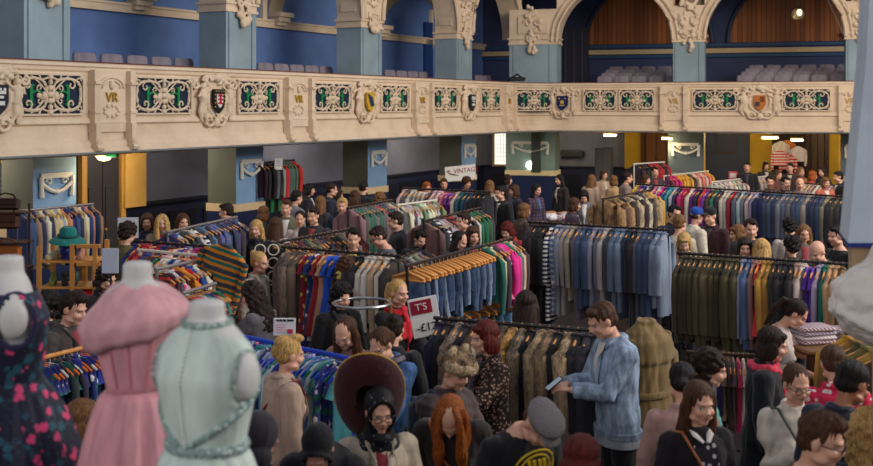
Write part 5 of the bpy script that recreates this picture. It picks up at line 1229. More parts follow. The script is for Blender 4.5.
# N
ol = [('coat', dim((84, 74, 50)), R.uniform(.84, .95)) for i in range(12)]
nl = ol+[('shirt', (140, 150, 176), 0.84), ('jacket', (84, 106, 150), 0.88), ('shirt', (150, 110, 110), 0.88), ('dress', (222, 60, 56), 0.76), ('coat', (190, 140, 60), 0.92), ('coat', (160, 118, 52), 0.92), ('jacket', (60, 56, 50)), ('jacket', (40, 38, 42)), ('jacket', (34, 32, 36)), ('jacket', (50, 46, 48)), ('shirt', (190, 150, 140), 0.88), ('shirt', (214, 196, 186), 0.88), ('dress', (100, 50, 170), 0.88), ('dress', (110, 56, 180), 0.92), ('shirt', (180, 160, 190), 0.88), ('shirt', (30, 120, 100), 0.88), ('coat', (200, 160, 120), 0.88), ('coat', (190, 150, 110), 0.92), ('coat', (120, 90, 60), 0.88)]
rack((680, 253), (846, 264), 1.74, nl, .86, ('the olive coats rail', 'long black clothes rail of olive coats and bright dresses'))
# O low rail below
rack((690, 352), (772, 356), 1.02, rnd(16, ['skirt', 'dress'], [(60, 40, 40), (190, 40, 90), (200, 160, 60), (40, 44, 70), P_FL2, (120, 96, 80), (210, 200, 190)]), .62, ('the low rail below the olive coats', 'low black clothes rail beneath the olive coats'), rc=mat((60, 46, 38), .5, 'wood'))
# P furs
pl_ = [('coat', (34, 36, 60), .8), ('coat', (40, 36, 44), .8), ('fur', (170, 150, 130), .7), ('coat', (44, 40, 50), .8), ('fur', (120, 84, 60), .75), ('coat', (214, 200, 180), .62), ('fur', (206, 186, 160), .66), ('fur', (110, 80, 56), .84), ('fur', (214, 158, 84), .72), ('fur', (150, 130, 104), .8), ('coat', (30, 28, 34), .84), ('fur', (196, 166, 128), .8), ('fur', (160, 130, 98), .8), ('coat', (40, 34, 36), .84), ('fur', (200, 170, 132), .76), ('jacket', (44, 42, 48), .7), ('jacket', (54, 52, 60), .72), ('jacket', (36, 38, 42), .74)]
rack((437, 318), (603, 331), 1.45, pl_, .8, ('the fur rail', 'black clothes rail of fur coats in front of the jeans'))
# Q blue hangers
bl = rnd(24, ['dress', 'shirt'], [P_FLO, P_FL2, (40, 80, 150), (60, 140, 150), (160, 170, 200), (30, 110, 90), P_FLO, (90, 130, 190), (190, 200, 210)])
rack((245, 337), (352, 359), 1.47, bl, .85, ('the blue-hanger rail', 'clothes rail of floral tops on blue plastic hangers'), rc=mat((40, 70, 200), .35), hmats=[HB, HB, HG, HB])
# R left low rail
rack((38, 359), (110, 341), 1.4, rnd(16, ['dress', 'shirt'], [P_FLO, (40, 60, 160), (40, 44, 60), (60, 80, 120), P_FLO, (30, 110, 90)]), .95, ('the wooden rail beside the navy floral dress', 'wooden clothes rail beside the navy floral dress'), rc=HW, hmats=[HO, HO, HC])
# S back right
s1 = [(200, 170, 50), (110, 50, 150), (40, 60, 130), (190, 190, 200), (60, 50, 70), (210, 120, 150), (190, 190, 210), (214, 40, 140), (40, 90, 150), (60, 150, 160), (190, 190, 200), (60, 60, 90), (190, 40, 110), (170, 30, 60), (214, 200, 190), (110, 36, 120), (40, 44, 70), (210, 50, 60), (120, 60, 150), (90, 70, 60), (60, 120, 100), (60, 54, 64), (210, 196, 180), (190, 186, 180), (160, 40, 60), (90, 96, 110), (170, 190, 190), (110, 110, 120), (200, 180, 180), (170, 160, 190)]
s2 = [('coat', (30, 36, 76), 1.35, 'navy striped-sleeve')]*2+[('jacket', dim(c)) for c in [(70, 84, 116), (90, 104, 130), (60, 74, 106), (140, 140, 150), (110, 124, 150), (100, 96, 100), (80, 92, 120), (70, 86, 110), (150, 140, 130), (60, 70, 96), (50, 56, 80), (60, 76, 100), (130, 120, 100), (60, 60, 70), (110, 96, 76), (80, 80, 84), (60, 60, 70)]]
rack((636, 184), (852, 197), 1.75, [('shirt', c, R.uniform(.9, 1.1)) for c in s1]+s2, 1.2, ('the long back rail at right', 'very long black clothes rail across the back right'))
# T furs behind
rack((603, 199), (650, 190), 1.8, [('fur', (170, 130, 84), 1.1), ('fur', (110, 70, 50), 1.1), ('fur', (180, 140, 90), 1.1), ('fur', (60, 44, 40), 1.1), ('fur', (200, 176, 140), 1.0), ('fur', (60, 34, 40), 1.0), ('fur', (220, 200, 170), 1.0), ('coat', (60, 50, 50), 1.1), ('fur', (190, 160, 120), 1.1), ('coat', (200, 150, 60), 1.1)], 1.0, ('the back fur rail', 'black clothes rail of brown and cream furs behind the shirts'), wid=.2)
# U small back rails
rack((634, 164), (664, 162), 1.75, rnd(9, ['jacket'], [(30, 30, 40), (160, 30, 44), (40, 40, 60), (30, 28, 34)]), .8, ('the small rail before the brown door', 'small black clothes rail in front of the brown wooden door'), rc=HC)
rack((664, 176), (708, 171), 1.4, rnd(12, ['shirt'], [(226, 130, 130), (230, 170, 60), (214, 40, 120), (220, 200, 190), (90, 60, 80)]), .8, ('the white rail before the grey pillar', 'white clothes rail of pink and yellow tops before the grey pillar'), rc=HC)
rack((712, 182), (768, 176), 1.35, rnd(13, ['shirt'], [(225, 220, 212), (214, 190, 190), (196, 180, 170), (190, 196, 190)]), .75, ('the white shirts rail', 'clothes rail of white shirts behind the long back rail'), rc=HC)
rack((800, 183), (850, 186), 1.4, rnd(12, ['shirt'], [(214, 200, 190), (190, 170, 160), (150, 140, 150)]), .75, ('the pale shirts rail by the right pillar', 'clothes rail of pale shirts by the right-hand pillar'))
# L2 small wooden hangers cluster behind jeans
rack((392, 262), (430, 244), 1.36, rnd(7, ['shirt'], [(60, 54, 56), (150, 140, 130), (90, 84, 80)]), .7, ('the short rail left of the jeans', 'short rail with bare wooden hangers left of the jeans'))
rack((398, 205), (436, 200), 1.6, rnd(10, ['shirt', 'dress'], [(214, 206, 190), (190, 180, 160), P_FL2, (120, 130, 110)]), .8, ('the cream lace rail', 'short rail of cream and white lace tops'), rc=HC)
# red jumpers in the doorway (two tiers of three)
for i, (px, py, c, nm) in enumerate(((781, 147, (225, 210, 200), 'white'), (787, 146, (214, 120, 50), 'orange'), (795, 150, (40, 40, 60), 'navy'), (780, 156, mat((200, 40, 60), .8, 'stripe', col2=(230, 215, 215), scale=.6), 'red striped'), (788, 160, mat((196, 40, 54), .8, 'stripe', col2=(225, 200, 200), scale=.5), 'crimson striped'), (798, 152, (214, 200, 205), 'pale pink'))):
    o = link('jumper', gm('jumper', .55), c if isinstance(c, bpy.types.Material) else mat(c, .8, 'fabric')); P = at(px, py-7, 36.9-.25*(i // 3)); o.location = P; o.rotation_euler = (0, 0, -.29); tag(o, '%s jumper hung up in the far right doorway' % nm, 'jumper'); link('hanger', HM, HK, o)
# round rail with scarf
P = atz(362, 303, 1.5); e = empty('round_rack', (P.x, P.y, FLZ), 0, 'round chrome rail on a gold post beside the pale jumper', 'clothes rack')
MB().tube([(.26*math.cos(t*PI/16), .26*math.sin(t*PI/16), 1.5) for t in range(33)], .013, 8).obj('ring_rail', CHROME, e); MB().tube([(.26, 0, 1.5), (.26, 0, .05)], .014, 8).obj('upright', mat((190, 150, 70), .3, metal=.6), e)
MB().lathe((.26, 0, 0), [(.001, .0), (.2, 0), (.2, .025), (.03, .06), (.001, .06)], 20).obj('base', IRON, e)
# ring scarf stand
P = atz(267, 246, 1.7); e = empty('scarf_ring_stand', (P.x, P.y, FLZ), 0, 'upright stand of pale rings beside the blonde tied hair', 'display stand')
MB().tube([(0, 0, 0.02), (0, 0, 1.72)], .014, 8).obj('post', IRON, e); MB().lathe((0, 0, 0), [(.001, 0), (.18, 0), (.18, .02), (.001, .03)], 16).obj('base', IRON, e)
for i in range(8):
    cx = (-.075, .075)[i % 2]; cz = 1.66-(i//2)*.15; MB().tube([(cx+.06*math.cos(t*PI/8), -.02, cz+.06*math.sin(t*PI/8)) for t in range(17)], .008, 6).obj('ring', HC, e)
# scarf table in front of the fur rail
P0_ = atz(545, 222, .78); e = empty('table', (P0_.x+.7, P0_.y+.2, FLZ), -.05, 'trestle table heaped with scarves behind the central rail', 'table')
MB().bbox((0, 0, .76), (1.9, .8, .04), .01).obj('table_top', mat((120, 100, 90), .6), e)
for sx in (-1, 1):
    for sy in (-1, 1): MB().tube([(sx*.85, sy*.32, 0), (sx*.85, sy*.32, .74)], .02, 8).obj('leg', IRON, e)
rs_ = random.Random(4)
for i in range(16):
    b = MB(); x, y = -.8+(i % 8)*.23, (-.2, .18)[i//8]
    for k in range(5): b.ell((rs_.uniform(-.07, .07), rs_.uniform(-.08, .08), .05+rs_.uniform(0, .09)), (.12, .11, .06))
    me = remesh(b, .02, 1); wrinkle(me, .015, 30, i, (1, 1, 1)); c = rs_.choice([P_FL2, (220, 220, 225), (120, 130, 170), P_ST, (200, 60, 60), P_PL2, (170, 120, 80), (90, 80, 100)])
    o = link('scarf', me, c if isinstance(c, bpy.types.Material) else mat(c, .85, 'fabric')); o.location = (e.location.x+x, e.location.y+y, .78+FLZ)
    tag(o, '%s folded scarf heaped on the table, %s from left in the %s row' % (cname(c) if isinstance(c, tuple) else 'patterned', ordn(i % 8), ('front', 'back')[i//8]), 'scarf', 'scarves on the table')
# tan duster coat on a stand between denim jacket and olive coats
P = atz(646, 322, 1.55); e = empty('coat_stand', (P.x, P.y, FLZ), .5, 'stand carrying the tan trench coat', 'clothes stand'); MB().tube([(0, 0, 0.02), (0, 0, 1.52)], .014, 8).obj('post', IRON, e); MB().lathe((0, 0, 0), [(.001, 0), (.22, 0), (.22, .02), (.001, .03)], 16).obj('base', IRON, e)
b = MB(); rs = []
for z, hx, hy in ((1.60, .06, .05), (1.575, .12, .08), (1.52, .20, .12), (1.42, .245, .15), (1.2, .25, .17), (1.0, .25, .17), (.7, .27, .18), (.4, .29, .19), (.33, .29, .19)): rs.append(ring(z, hx, hy, 0))
b.loft(rs)
for sg in (1, -1): b.tube([(sg*.2, 0, 1.47), (sg*.285, .0, 1.3), (sg*.31, -.02, 1.05), (sg*.30, -.04, .82)], [.075, .08, .075, .065], 10)
b.tube([(.08*math.cos(t*PI/8), .06*math.sin(t*PI/8), 1.6) for t in range(17)], .025, 6)
b.loft([ring(1.56, .13, .09, .0), ring(1.45, .25, .17, 0), ring(1.30, .275, .19, 0), ring(1.28, .27, .185, 0)])
me = remesh(b, .014, 1); wrinkle(me, .009, 16, 3, (1.2, 1.2, .5)); cm = mat((128, 104, 66), .85, 'fabric'); o = link('trench_coat', me, cm); o.location = (P.x, P.y, .02+FLZ); o.rotation_euler = (0, 0, .6); o.scale = (.93, .93, .96); tag(o, 'tan trench coat on a stand behind the denim jacket', 'coat')
MB().tube([(.262*math.cos(t*PI/10), .182*math.sin(t*PI/10), 1.02) for t in range(21)], .018, 6, flat=1.6).obj('belt', cm, o)
# table rack with folded shirts + mustard clothes at right
P = atz(836, 345, 1.2); e = empty('display_table', (P.x, P.y+.15, FLZ), .25, 'small wooden display table under the folded striped shirts', 'table'); MB().bbox((0, 0, 1.18), (.8, .6, .04), .01).obj('table_top', mat((120, 84, 54), .5, 'wood'), e)
for sx in (-1, 1):
    for sy in (-1, 1): MB().box((sx*.36, sy*.26, .58), (.05, .05, 1.16)).obj('leg', DWOOD, e, smooth=False)
for i in range(7):
    b = MB(); b.bbox((0, 0, .02), (.34, .26, .036), .016); me = b.mesh('s'); me.set_sharp_from_angle(angle=1.2); o = link('folded_shirt', me, mat([(210, 196, 200), (200, 170, 175), (180, 180, 190)][i % 3], .8, 'vstripe', col2=[(110, 60, 80), (220, 215, 215), (120, 90, 110)][i % 3], scale=.9))
    xx, kk = ((-.17, i), (.2, i-4))[i > 3]; q = RZ(.25) @ Vector((xx, 0, 0)); o.location = (e.location.x+q.x, e.location.y+q.y, FLZ+1.2+kk*.037); o.rotation_euler = (0, 0, .25+rs_.uniform(-.1, .1))
    tag(o, 'folded striped shirt, %s up in the %s pile on the display table' % (ordn(kk), ('left', 'right')[i > 3]), 'shirt', 'folded shirts by the plaster bracket')
rack((846, 330), (888, 352), 1.4, [('coat', (200, 146, 50), .9), ('coat', (150, 110, 50), .9), ('coat', (90, 80, 50), .9), ('coat', (120, 110, 60), .9), ('coat', (180, 140, 60), .9), ('coat', (80, 64, 50), .9)], .9, ('the mustard coats rail at right', 'short rail of mustard coats below the plaster bracket'))

# ------------------------------------------------------------------ shelves with hat on the far left
P = atz(44, 262, 1.3); Y_ = 12.2
e = empty('shelf_unit', (at(38, 300, Y_).x, Y_, FLZ), 0, 'light wooden shelf unit of hats and shoes behind the mannequins', 'shelf'); LW = mat((196, 134, 66), .5, 'wood')
wdt = (105-38)/F*Y_
def zy(y): return CZ-(y-HY)/F*Y_
def zl(y): return zy(y)-FLZ
for x in (0.02, wdt*.52, wdt*.86):
    for y in (-.02, .42): MB().box((x, y, zl(244 if x > .3 else 246)/2), (.045, .04, zl(244 if x > .3 else 246))).obj('upright', LW, e, smooth=False)
for z in (zl(262), zl(288), zl(312)): MB().bbox((wdt*.44, .2, z), (wdt*.86, .44, .025), .005).obj('shelf_board', LW, e, smooth=False)
for z in (zl(246), zl(264)): MB().bbox((wdt*.76, -.02, z), (wdt*.36, .03, .045), .006).obj('frame_rail', LW, e, smooth=False)
b = MB(); b.ell((0, 0, .16), (.075, .09, .11)); b.ell((0, -.05, .1), (.055, .05, .06)); b.tube([(0, 0, 0), (0, 0, .1)], [.06, .05], 12); b.ell((0, -.10, .14), (.012, .02, .02)); me = remesh(b, .01, 1)
o = link('mannequin_bust', me, mat((34, 40, 110), .35)); o.location = (at(62, 262, Y_).x, Y_+.14, zy(262)+.01); tag(o, 'glossy dark blue mannequin bust wearing the teal hat', 'bust')
b = MB(); b.lathe((0, 0, 0), [(.001, .12), (.06, .118), (.09, .09), (.10, .03), (.105, .0), (.15, -.01), (.20, -.045), (.205, -.055), (.15, -.022), (.10, -.012), (.001, -.012)], 28); h_ = b.obj('felt_hat', mat((16, 110, 104), .85, 'fabric')); h_.location = (at(62, 262, Y_).x+.02, Y_+.14, zy(262)+.26); h_.rotation_euler = (.1, .08, 0); tag(h_, 'wide-brimmed teal felt hat on the dark blue mannequin bust', 'hat')
MB().tube([(.106*math.cos(t*PI/12), .106*math.sin(t*PI/12), .02) for t in range(25)], .012, 6).obj('hat_band', mat((10, 70, 70), .7), h_)
for i, (x, z, c, nm) in enumerate(((50, 262, (200, 190, 150), 'cream'), (76, 262, (180, 130, 110), 'dusty pink'), (57, 312, (190, 190, 180), 'pale grey'), (66, 312, (120, 60, 40), 'brown leather'), (72, 312, (190, 40, 40), 'red'), (48, 288, (110, 120, 60), 'moss green'), (60, 288, (40, 40, 44), 'black'), (70, 288, (60, 90, 80), 'dark green'))):
    b = MB(); b.tube([(0, .11, .05), (0, .0, .055), (0, -.13, .03)], [.04, .042, .028], 8); b.tube([(0, .08, .05), (0, .09, .13)], [.04, .044], 8); b.box((0, .0, .01), (.07, .25, .02)); me = remesh(b, .012, 1)
    o = link('shoe', me, mat(c, .5)); o.location = (at(x, z, Y_).x, Y_+.16, zy(z)+.014); o.rotation_euler = (0, 0, rs_.uniform(-.9, .9)); tag(o, '%s shoe on the light wooden shelf unit' % nm, 'shoe', None)
def handbag(px, py, Y, w_, h, c, label, rot=0, stand=None):
    z = CZ-(py-HY)/F*Y; e = empty('handbag', ((px-CX)/F*Y, Y, z), rot, label, 'bag'); b = MB(); b.bbox((0, 0, 0), (w_, .12, h), .03); b.obj('bag_body', mat(c, .4, 'wood'), e)
    MB().bbox((0, -.065, h*.2), (w_*.9, .015, h*.5), .006).obj('flap', mat(tuple(int(v*.8) for v in c), .4), e); MB().tube([(-w_*.35, 0, h*.48), (-w_*.25, 0, h*.8), (0, 0, h*.95), (w_*.25, 0, h*.8), (w_*.35, 0, h*.48)], .011, 6).obj('handle', mat(tuple(int(v*.6) for v in c), .4), e)
YB = 14.2
e = empty('bag_stand', (at(5, 250, YB).x, YB+.25, FLZ), 0, 'dark stand holding leather bags at the far left', 'display stand')
for x in (-.2, .22): MB().tube([(x, 0, 0.02), (x, 0, 2.0)], .016, 8).obj('upright', DWOOD, e)
for py in (213, 243, 268): MB().bbox((0, -.15, CZ-FLZ-(py-HY)/F*YB), (.55, .34, .025), .006).obj('shelf_board', DWOOD, e, smooth=False)
handbag(6, 221, YB+.0, .34, .20, (80, 44, 26), 'dark brown leather bag on the top of the bag stand'); handbag(7, 250-9+12, YB+.0, .36, .2, (176, 96, 34), 'tan leather bag at the far left edge')
handbag(6, 204, YB+.0, .36, .15, (60, 34, 26), 'dark brown flat bag crowning the bag stand')
b = MB(); b.bbox((0, 0, 0), (.22, .16, .22), .02); o = tag(b.obj('box', mat((196, 30, 34), .6)), 'bright red box on the wooden shelf unit', 'box'); o.location = (at(88, 300, Y_).x, Y_+.15, zy(312)+.125)

# ------------------------------------------------------------------ signs
def sign(px, py, Y, w_, h, label, rot=(0, 0, 0), col=(232, 228, 226), cat='sign'):
    o = empty('sign', at(px, py, Y), 0, label, cat); o.rotation_euler = rot; MB().bbox((0, .006, 0), (w_, .012, h), .003).obj('board', mat(col, .6), o, smooth=False); return o
def letters(s_, size, m, par, x, z, y=-.004, sh=0):
    q = link('lettering', text_mesh(s_, size, .003), m, par); q.matrix_basis = T(x, y, z) @ RX(PI/2); return q
o = sign(425, 317, 9.75, .26, .35, 'white price sign with black figures beside the red scarf', (0, -.18, .1))
b = MB(); b.box((-.02, -.004, .095), (.19, .01, .12)); rd = b.obj('red_panel', mat((150, 24, 50), .6), o, smooth=False); letters("T'S", .085, mat((235, 230, 230), .5), rd, -.02, .095, -.012); letters('-£12', .1, mat((16, 16, 20), .5), o, .0, -.09)
MB().tube([(0, .03, .1), (0, .03, -1.65)], .012, 8).obj('sign_post', IRON, o)
o = sign(284.5, 327, 9.0, .18, .145, 'small white sign with pink corner behind the blonde pinned-up hair', (0, .02, .1))
b = MB()
for x, w_ in ((-.055, .02), (-.03, .02), (-.002, .025), (.035, .03), (.062, .02)): b.box((x, -.003, .055), (w_, .008, .015))
b.obj('printed_line', mat((40, 40, 50), .6), o, smooth=False); b = MB(); b.box((.045, -.003, -.035), (.045, .008, .035)); b.obj('pink_panel', mat((200, 50, 90), .6), o, smooth=False)
b = MB(); [b.box((-.03, -.003, z), (.08, .006, .004)) for z in (.02, .0, -.02, -.04)]; b.obj('small_print', mat((220, 150, 170), .6), o, smooth=False)
MB().tube([(0, .03, 0), (0, .03, -1.6)], .01, 8).obj('sign_post', IRON, o)
P = onL(447, .6); o = sign(460.5, 173, 31.2, .97, .42, 'white banner with dark red lettering in front of the third pillar', (0, -.07, .45))
letters('VINTAGE', .19, mat((150, 26, 40), .6), o, .17, .06); b = MB(); b.tube([(-.40, -.01, .05), (-.3, -.012, .0), (-.2, -.01, -.02), (-.08, -.012, -.06)], [.03, .06, .06, .03], 8, flat=.2); b.tube([(-.43, -.012, .08), (-.33, -.012, .09)], .02, 6); b.obj('logo_shape', mat((150, 90, 60), .6), o)
for x in (-.44, .44): MB().tube([(x, .03, .1), (x, .03, -1.78)], .014, 8).obj('sign_post', IRON, o)
o = sign(278.5, 164, 24.0, .17, .25, 'white paper sign pinned on the high corner clothes rail', (0, .03, .3)); b = MB(); [b.box((0, -.003, z), (.1, .006, .012)) for z in (.06, .02, -.03)]; b.obj('printed_line', mat((120, 110, 180), .6), o, smooth=False)
o = sign(128, 228, 15.8, .29, .30, 'pale grey board standing left of the three by the dark door', (0, 0, .2), (190, 192, 200)); MB().tube([(0, .03, 0), (0, .03, -1.8)], .012, 8).obj('sign_post', IRON, o)
o = sign(733, 177, 29.5, .22, .30, 'small red and white price sign above the white shirts', (0, 0, -.2), (220, 90, 110)); b = MB(); b.box((0, -.003, .04), (.15, .008, .12)); b.obj('white_panel', WHITE, o, smooth=False); MB().tube([(0, .03, 0), (0, .03, -1.7)], .012, 8).obj('sign_post', IRON, o)
o = sign(818, 181, 29.0, .18, .22, 'small pink price sign in the far right crowd', (0, 0, -.2), (225, 150, 150)); MB().tube([(0, .03, 0), (0, .03, -1.6)], .012, 8).obj('sign_post', IRON, o)
o = sign(437, 204, 21.5, .25, .17, 'cream card held up on the lace tops rail', (0, -.25, .1), (222, 210, 180)); MB().tube([(0, .03, 0), (0, .03, -1.7)], .01, 8).obj('sign_post', IRON, o)
o = sign(110, 261, 10.6, .16, .24, 'pale blue-grey card beside the wooden shelf unit', (0, 0, 0), (190, 196, 215)); MB().tube([(0, .03, 0), (0, .03, -2.1)], .01, 8).obj('sign_post', IRON, o)

# ------------------------------------------------------------------ foreground dress forms and gowns on the stage
FORM = mat((214, 212, 208), .45); SZ = 1.5
def loc3(px, py, Y): return at(px, py, Y)
def dressform(px, Y, zneck, rz, label, rs, neck=.055, arms=()):
    P = at(px, HY, Y); e = empty('dress_form', (P.x, Y, SZ), rz, label, 'dress form')
    b = MB(); b.loft([ring(z-SZ, hx, hy, yo) for z, hx, hy, yo in rs], )
    b.lathe((rs[-1][3]*0, rs[-1][3], zneck-SZ), [(neck*1.25, -.10), (neck*1.02, -.06), (neck, -.02), (neck*.98, 0), (neck*.8, .006), (.001, .008)], 24)
    for sg in arms: b.ell((sg*.155, 0, 2.87-SZ), (.035, .06, .075))
    me = remesh(b, .009, 2); link('torso', me, FORM, e); MB().tube([(0, 0, .02), (0, 0, rs[0][0]-SZ+.05)], .018, 10).obj('pole', CHROME, e); MB().lathe((0, 0, 0), [(.001, 0), (.2, 0), (.2, .02), (.03, .04), (.001, .05)], 24).obj('base', DWOOD, e); return e
def pleat(rs, n, amp, pw=1, seed=0, seg=96):
    rings = []
    for z, hx, hy, yo, a in rs:
        rings.append([((hx+a*amp*(math.sin(n*u+seed)+.5*math.sin(n*2.3*u+1+seed)+.4*math.sin(n*.45*u+2)))*math.cos(u), yo+(hy+a*amp*(math.sin(n*u+seed)+.5*math.sin(n*2.3*u+1+seed)+.4*math.sin(n*.45*u+2)))*math.sin(u), z) for u in [2*PI*i/seg for i in range(seg)]])
    return rings
def gown(name, px, Y, rz, label):
    P = at(px, HY, Y); e = empty(name, (P.x, Y, SZ), rz, label, 'dress'); return e
z_ = lambda py, Y: CZ-(py-HY)/F*Y-SZ
# pink gown
Yp = 4.2; PINK = mat((216, 152, 160), .55, 'fabric', bump=.35); PINK2 = mat((226, 168, 174), .5, 'fabric', bump=.3)
rsP = [(2.45, .11, .09, 0), (2.55, .10, .085, 0), (2.635, .096, .08, 0), (2.75, .135, .105, 0), (2.86, .155, .115, 0), (2.95, .155, .09, .0), (3.0, .11, .07, .0), (3.03, .065, .062, 0)]
dressform(137.5, Yp, 3.10, .25, 'white dress form under the pink off-shoulder gown', rsP)
e = gown('pink_gown', 136, Yp+.0, .25, 'dusty pink off-shoulder gown with wide pleated collar')
b = MB(); b.loft(pleat([(z_(390, Yp), .108, .092, 0, .3), (z_(380, Yp), .112, .095, 0, .3), (z_(355, Yp), .14, .115, 0, .3), (z_(330, Yp), .165, .13, 0, .2), (z_(310, Yp), .16, .12, 0, .1)], 14, .003)); bod = b.obj('bodice', PINK, e, sharp=False)
g = MB()
for a in (-2.2, -1.75, -1.2): g.tube([(r*1.03*math.cos(a), r2*1.04*math.sin(a), z) for r, r2, z in ((.112, .095, z_(383, Yp)), (.14, .115, z_(355, Yp)), (.165, .13, z_(332, Yp)))], .004, 5)
g.obj('seam', mat((214, 132, 146), .5), bod)
b = MB(); seg_ = 96; cr = []
for k in range(13):
    f = k/12
    r = .070+(.212-.070)*(f/.72)**.9 if f < .72 else .212-.03*((f-.72)/.28)**1.5
    z = z_(283, Yp)-(.125*(f/.72)**1.25 if f < .72 else .125+(f-.72)*.28)
    cr.append([((r+.006*f*math.sin(11*u+f*9)+.004*math.sin(23*u-f*6))*math.cos(u), (r*.80+.006*f*math.sin(11*u+f*9))*math.sin(u), z+.045*f*math.cos(u)+.006*math.sin(5*u+f*5)) for u in [2*PI*i/seg_ for i in range(seg_)]])
b.loft(cr, cap=False); co = b.obj('draped_collar', PINK2, e, sharp=False); q = co.modifiers.new('s', 'SOLIDIFY'); q.thickness = .006
b = MB(); sk = pleat([(z_(388, Yp), .11, .095, 0, .4), (z_(395, Yp), .135, .115, 0, 1), (z_(415, Yp), .165, .145, 0, 1.6), (z_(440, Yp), .19, .17, 0, 2.2), (z_(466, Yp), .21, .19, 0, 2.8), (.45, .235, .22, 0, 3), (.12, .24, .22, 0, 3)], 15, .0045)
b.loft(sk, cap=False); q = b.obj('skirt', PINK, e, sharp=False); q.modifiers.new('s', 'SOLIDIFY').thickness = .004
# mint gown
Ym = 3.45; MINT = mat((206, 222, 212), .5, 'fabric', bump=.25); LACE = mat((140, 166, 160), .45, 'lace', col2=(215, 226, 220))
rsM = [(2.45, .17, .12, 0), (2.55, .145, .11, 0), (2.635, .112, .09, 0), (2.75, .135, .105, 0), (2.86, .158, .12, 0), (2.94, .162, .09, .0), (2.99, .12, .075, .0), (3.03, .065, .062, 0)]
rzm = math.radians(150)
dressform(207, Ym, 3.085, rzm, 'white dress form under the beaded mint gown', rsM, neck=.057, arms=(1, -1))
e = gown('mint_gown', 207, Ym, rzm, 'pale mint sleeveless gown with beaded trim and pearl buttons')
def mrad(z):   # interpolate form radii
    pts = [(2.40-SZ, .175, .135), (2.55-SZ, .155, .12), (2.63-SZ, .122, .1), (2.75-SZ, .148, .12), (2.86-SZ, .172, .135), (2.93-SZ, .170, .112), (2.975-SZ, .135, .092), (3.015-SZ, .078, .074), (3.03-SZ, .066, .066)]
    for (a, x0, y0), (c, x1, y1) in zip(pts, pts[1:]):
        if z <= c: t = max(0, (z-a)/(c-a)); return x0+(x1-x0)*t, y0+(y1-y0)*t
    return .066, .066
b = MB(); zs = [2.60-SZ+i*.0215 for i in range(21)]; rs = []
for z in zs:
    hx, hy = mrad(z); rs.append([(hx*math.copysign(abs(math.cos(u))**.9, math.cos(u))+.002*math.sin(40*u), hy*math.sin(u)+.0025*math.sin(26*u), z) for u in [2*PI*i/64 for i in range(64)]])
b.loft(rs, cap=False)
# cut armholes
keep = []
for f in b.f:
    c = sum((Vector(b.v[i]) for i in f), Vector())/len(f)
    if ((c.y)/.062)**2+((c.z-(2.865-SZ))/.082)**2 < 1 and abs(c.x) > .12: continue
    keep.append(f)
b.f = keep; b.mi = [0]*len(keep); bm_ = b.obj('bodice', MINT, e, sharp=False); bm_.modifiers.new('s', 'SOLIDIFY').thickness = .004
def onb(u, z, k=1.03): hx, hy = mrad(z); return (hx*k*math.cos(u), hy*k*math.sin(u), z)
g = MB(); g.tube([onb(2*PI*i/32, 3.022-SZ, 1.04) for i in range(33)], .009, 6, flat=1.3)
for sg in (0, 1):   # armhole edging
    for i in range(1): g.tube([((.158+.0)*(1 if sg else -1)*(1.0+.05*math.cos(t)), .066*math.cos(t), 2.865-SZ+.086*math.sin(t)) for t in [2*PI*k/24 for k in range(25)]], .004, 5)
g.tube([onb(.55*PI+t/14*1.35*PI*.55, 2.66-SZ+t/14*.20, 1.03) for t in range(15)] , .011, 6); g.tube([onb(2*PI*i/40, 2.645-SZ, 1.04) for i in range(41)], .014, 6, flat=1.3)
g.tube([onb(.45*PI-t/14*.5*PI, 2.66-SZ+t/14*.17, 1.03) for t in range(15)], .011, 6)
g.obj('beaded_trim', LACE, bm_)
g = MB()
for i in range(26): g.ell(onb(.52*PI, 2.66-SZ+i*.0138, 1.035), (.0055, .0055, .0055), u=8, v=6)
g.obj('pearl_buttons', mat((230, 236, 230), .25), bm_)
b = MB(); b.loft(pleat([(2.645-SZ, .122, .10, 0, .4), (2.60-SZ, .15, .13, 0, 1), (2.5-SZ, .18, .16, 0, 1.6), (2.2-SZ, .24, .22, 0, 2.4), (.15, .36, .34, 0, 4)], 16, .0045), cap=False); q = b.obj('skirt', MINT, e, sharp=False); q.modifiers.new('s', 'SOLIDIFY').thickness = .004
# navy floral gown
Yf = 4.4; FLO = mat((24, 26, 52), .6, 'floral', col2=(196, 50, 100), col3=(50, 110, 130), scale=1.7); STRAP = mat((40, 36, 78), .6, 'fabric')
rsF = [(2.40, .165, .13, 0), (2.52, .145, .12, 0), (2.635, .118, .105, 0), (2.74, .14, .12, 0), (2.85, .16, .13, 0), (2.94, .165, .10, .0), (3.0, .12, .08, .0), (3.03, .07, .065, 0)]
rzf = math.radians(118)
dressform(8, Yf, 3.095, rzf, 'white dress form under the navy floral dress', rsF, neck=.06, arms=(1, -1))
e = gown('floral_dress', 10, Yf, rzf, 'dark navy sleeveless dress printed with pink and teal flowers')
def frad(z):
    pts = [(2.60-SZ, .132, .12), (2.75-SZ, .158, .14), (2.86-SZ, .178, .15), (2.93-SZ, .172, .12), (2.975-SZ, .135, .1), (3.0-SZ, .10, .09)]
    for (a, x0, y0), (c, x1, y1) in zip(pts, pts[1:]):
        if z <= c: t = max(0, (z-a)/(c-a)); return x0+(x1-x0)*t, y0+(y1-y0)*t
    return .1, .09
b = MB(); rs = []
for i in range(22):
    z = 2.6-SZ+i*.0175; hx, hy = frad(z); rs.append([(hx*math.copysign(abs(math.cos(u))**.9, math.cos(u)), hy*math.sin(u), z) for u in [2*PI*k/72 for k in range(72)]])
b.loft(rs, cap=False); keep = []
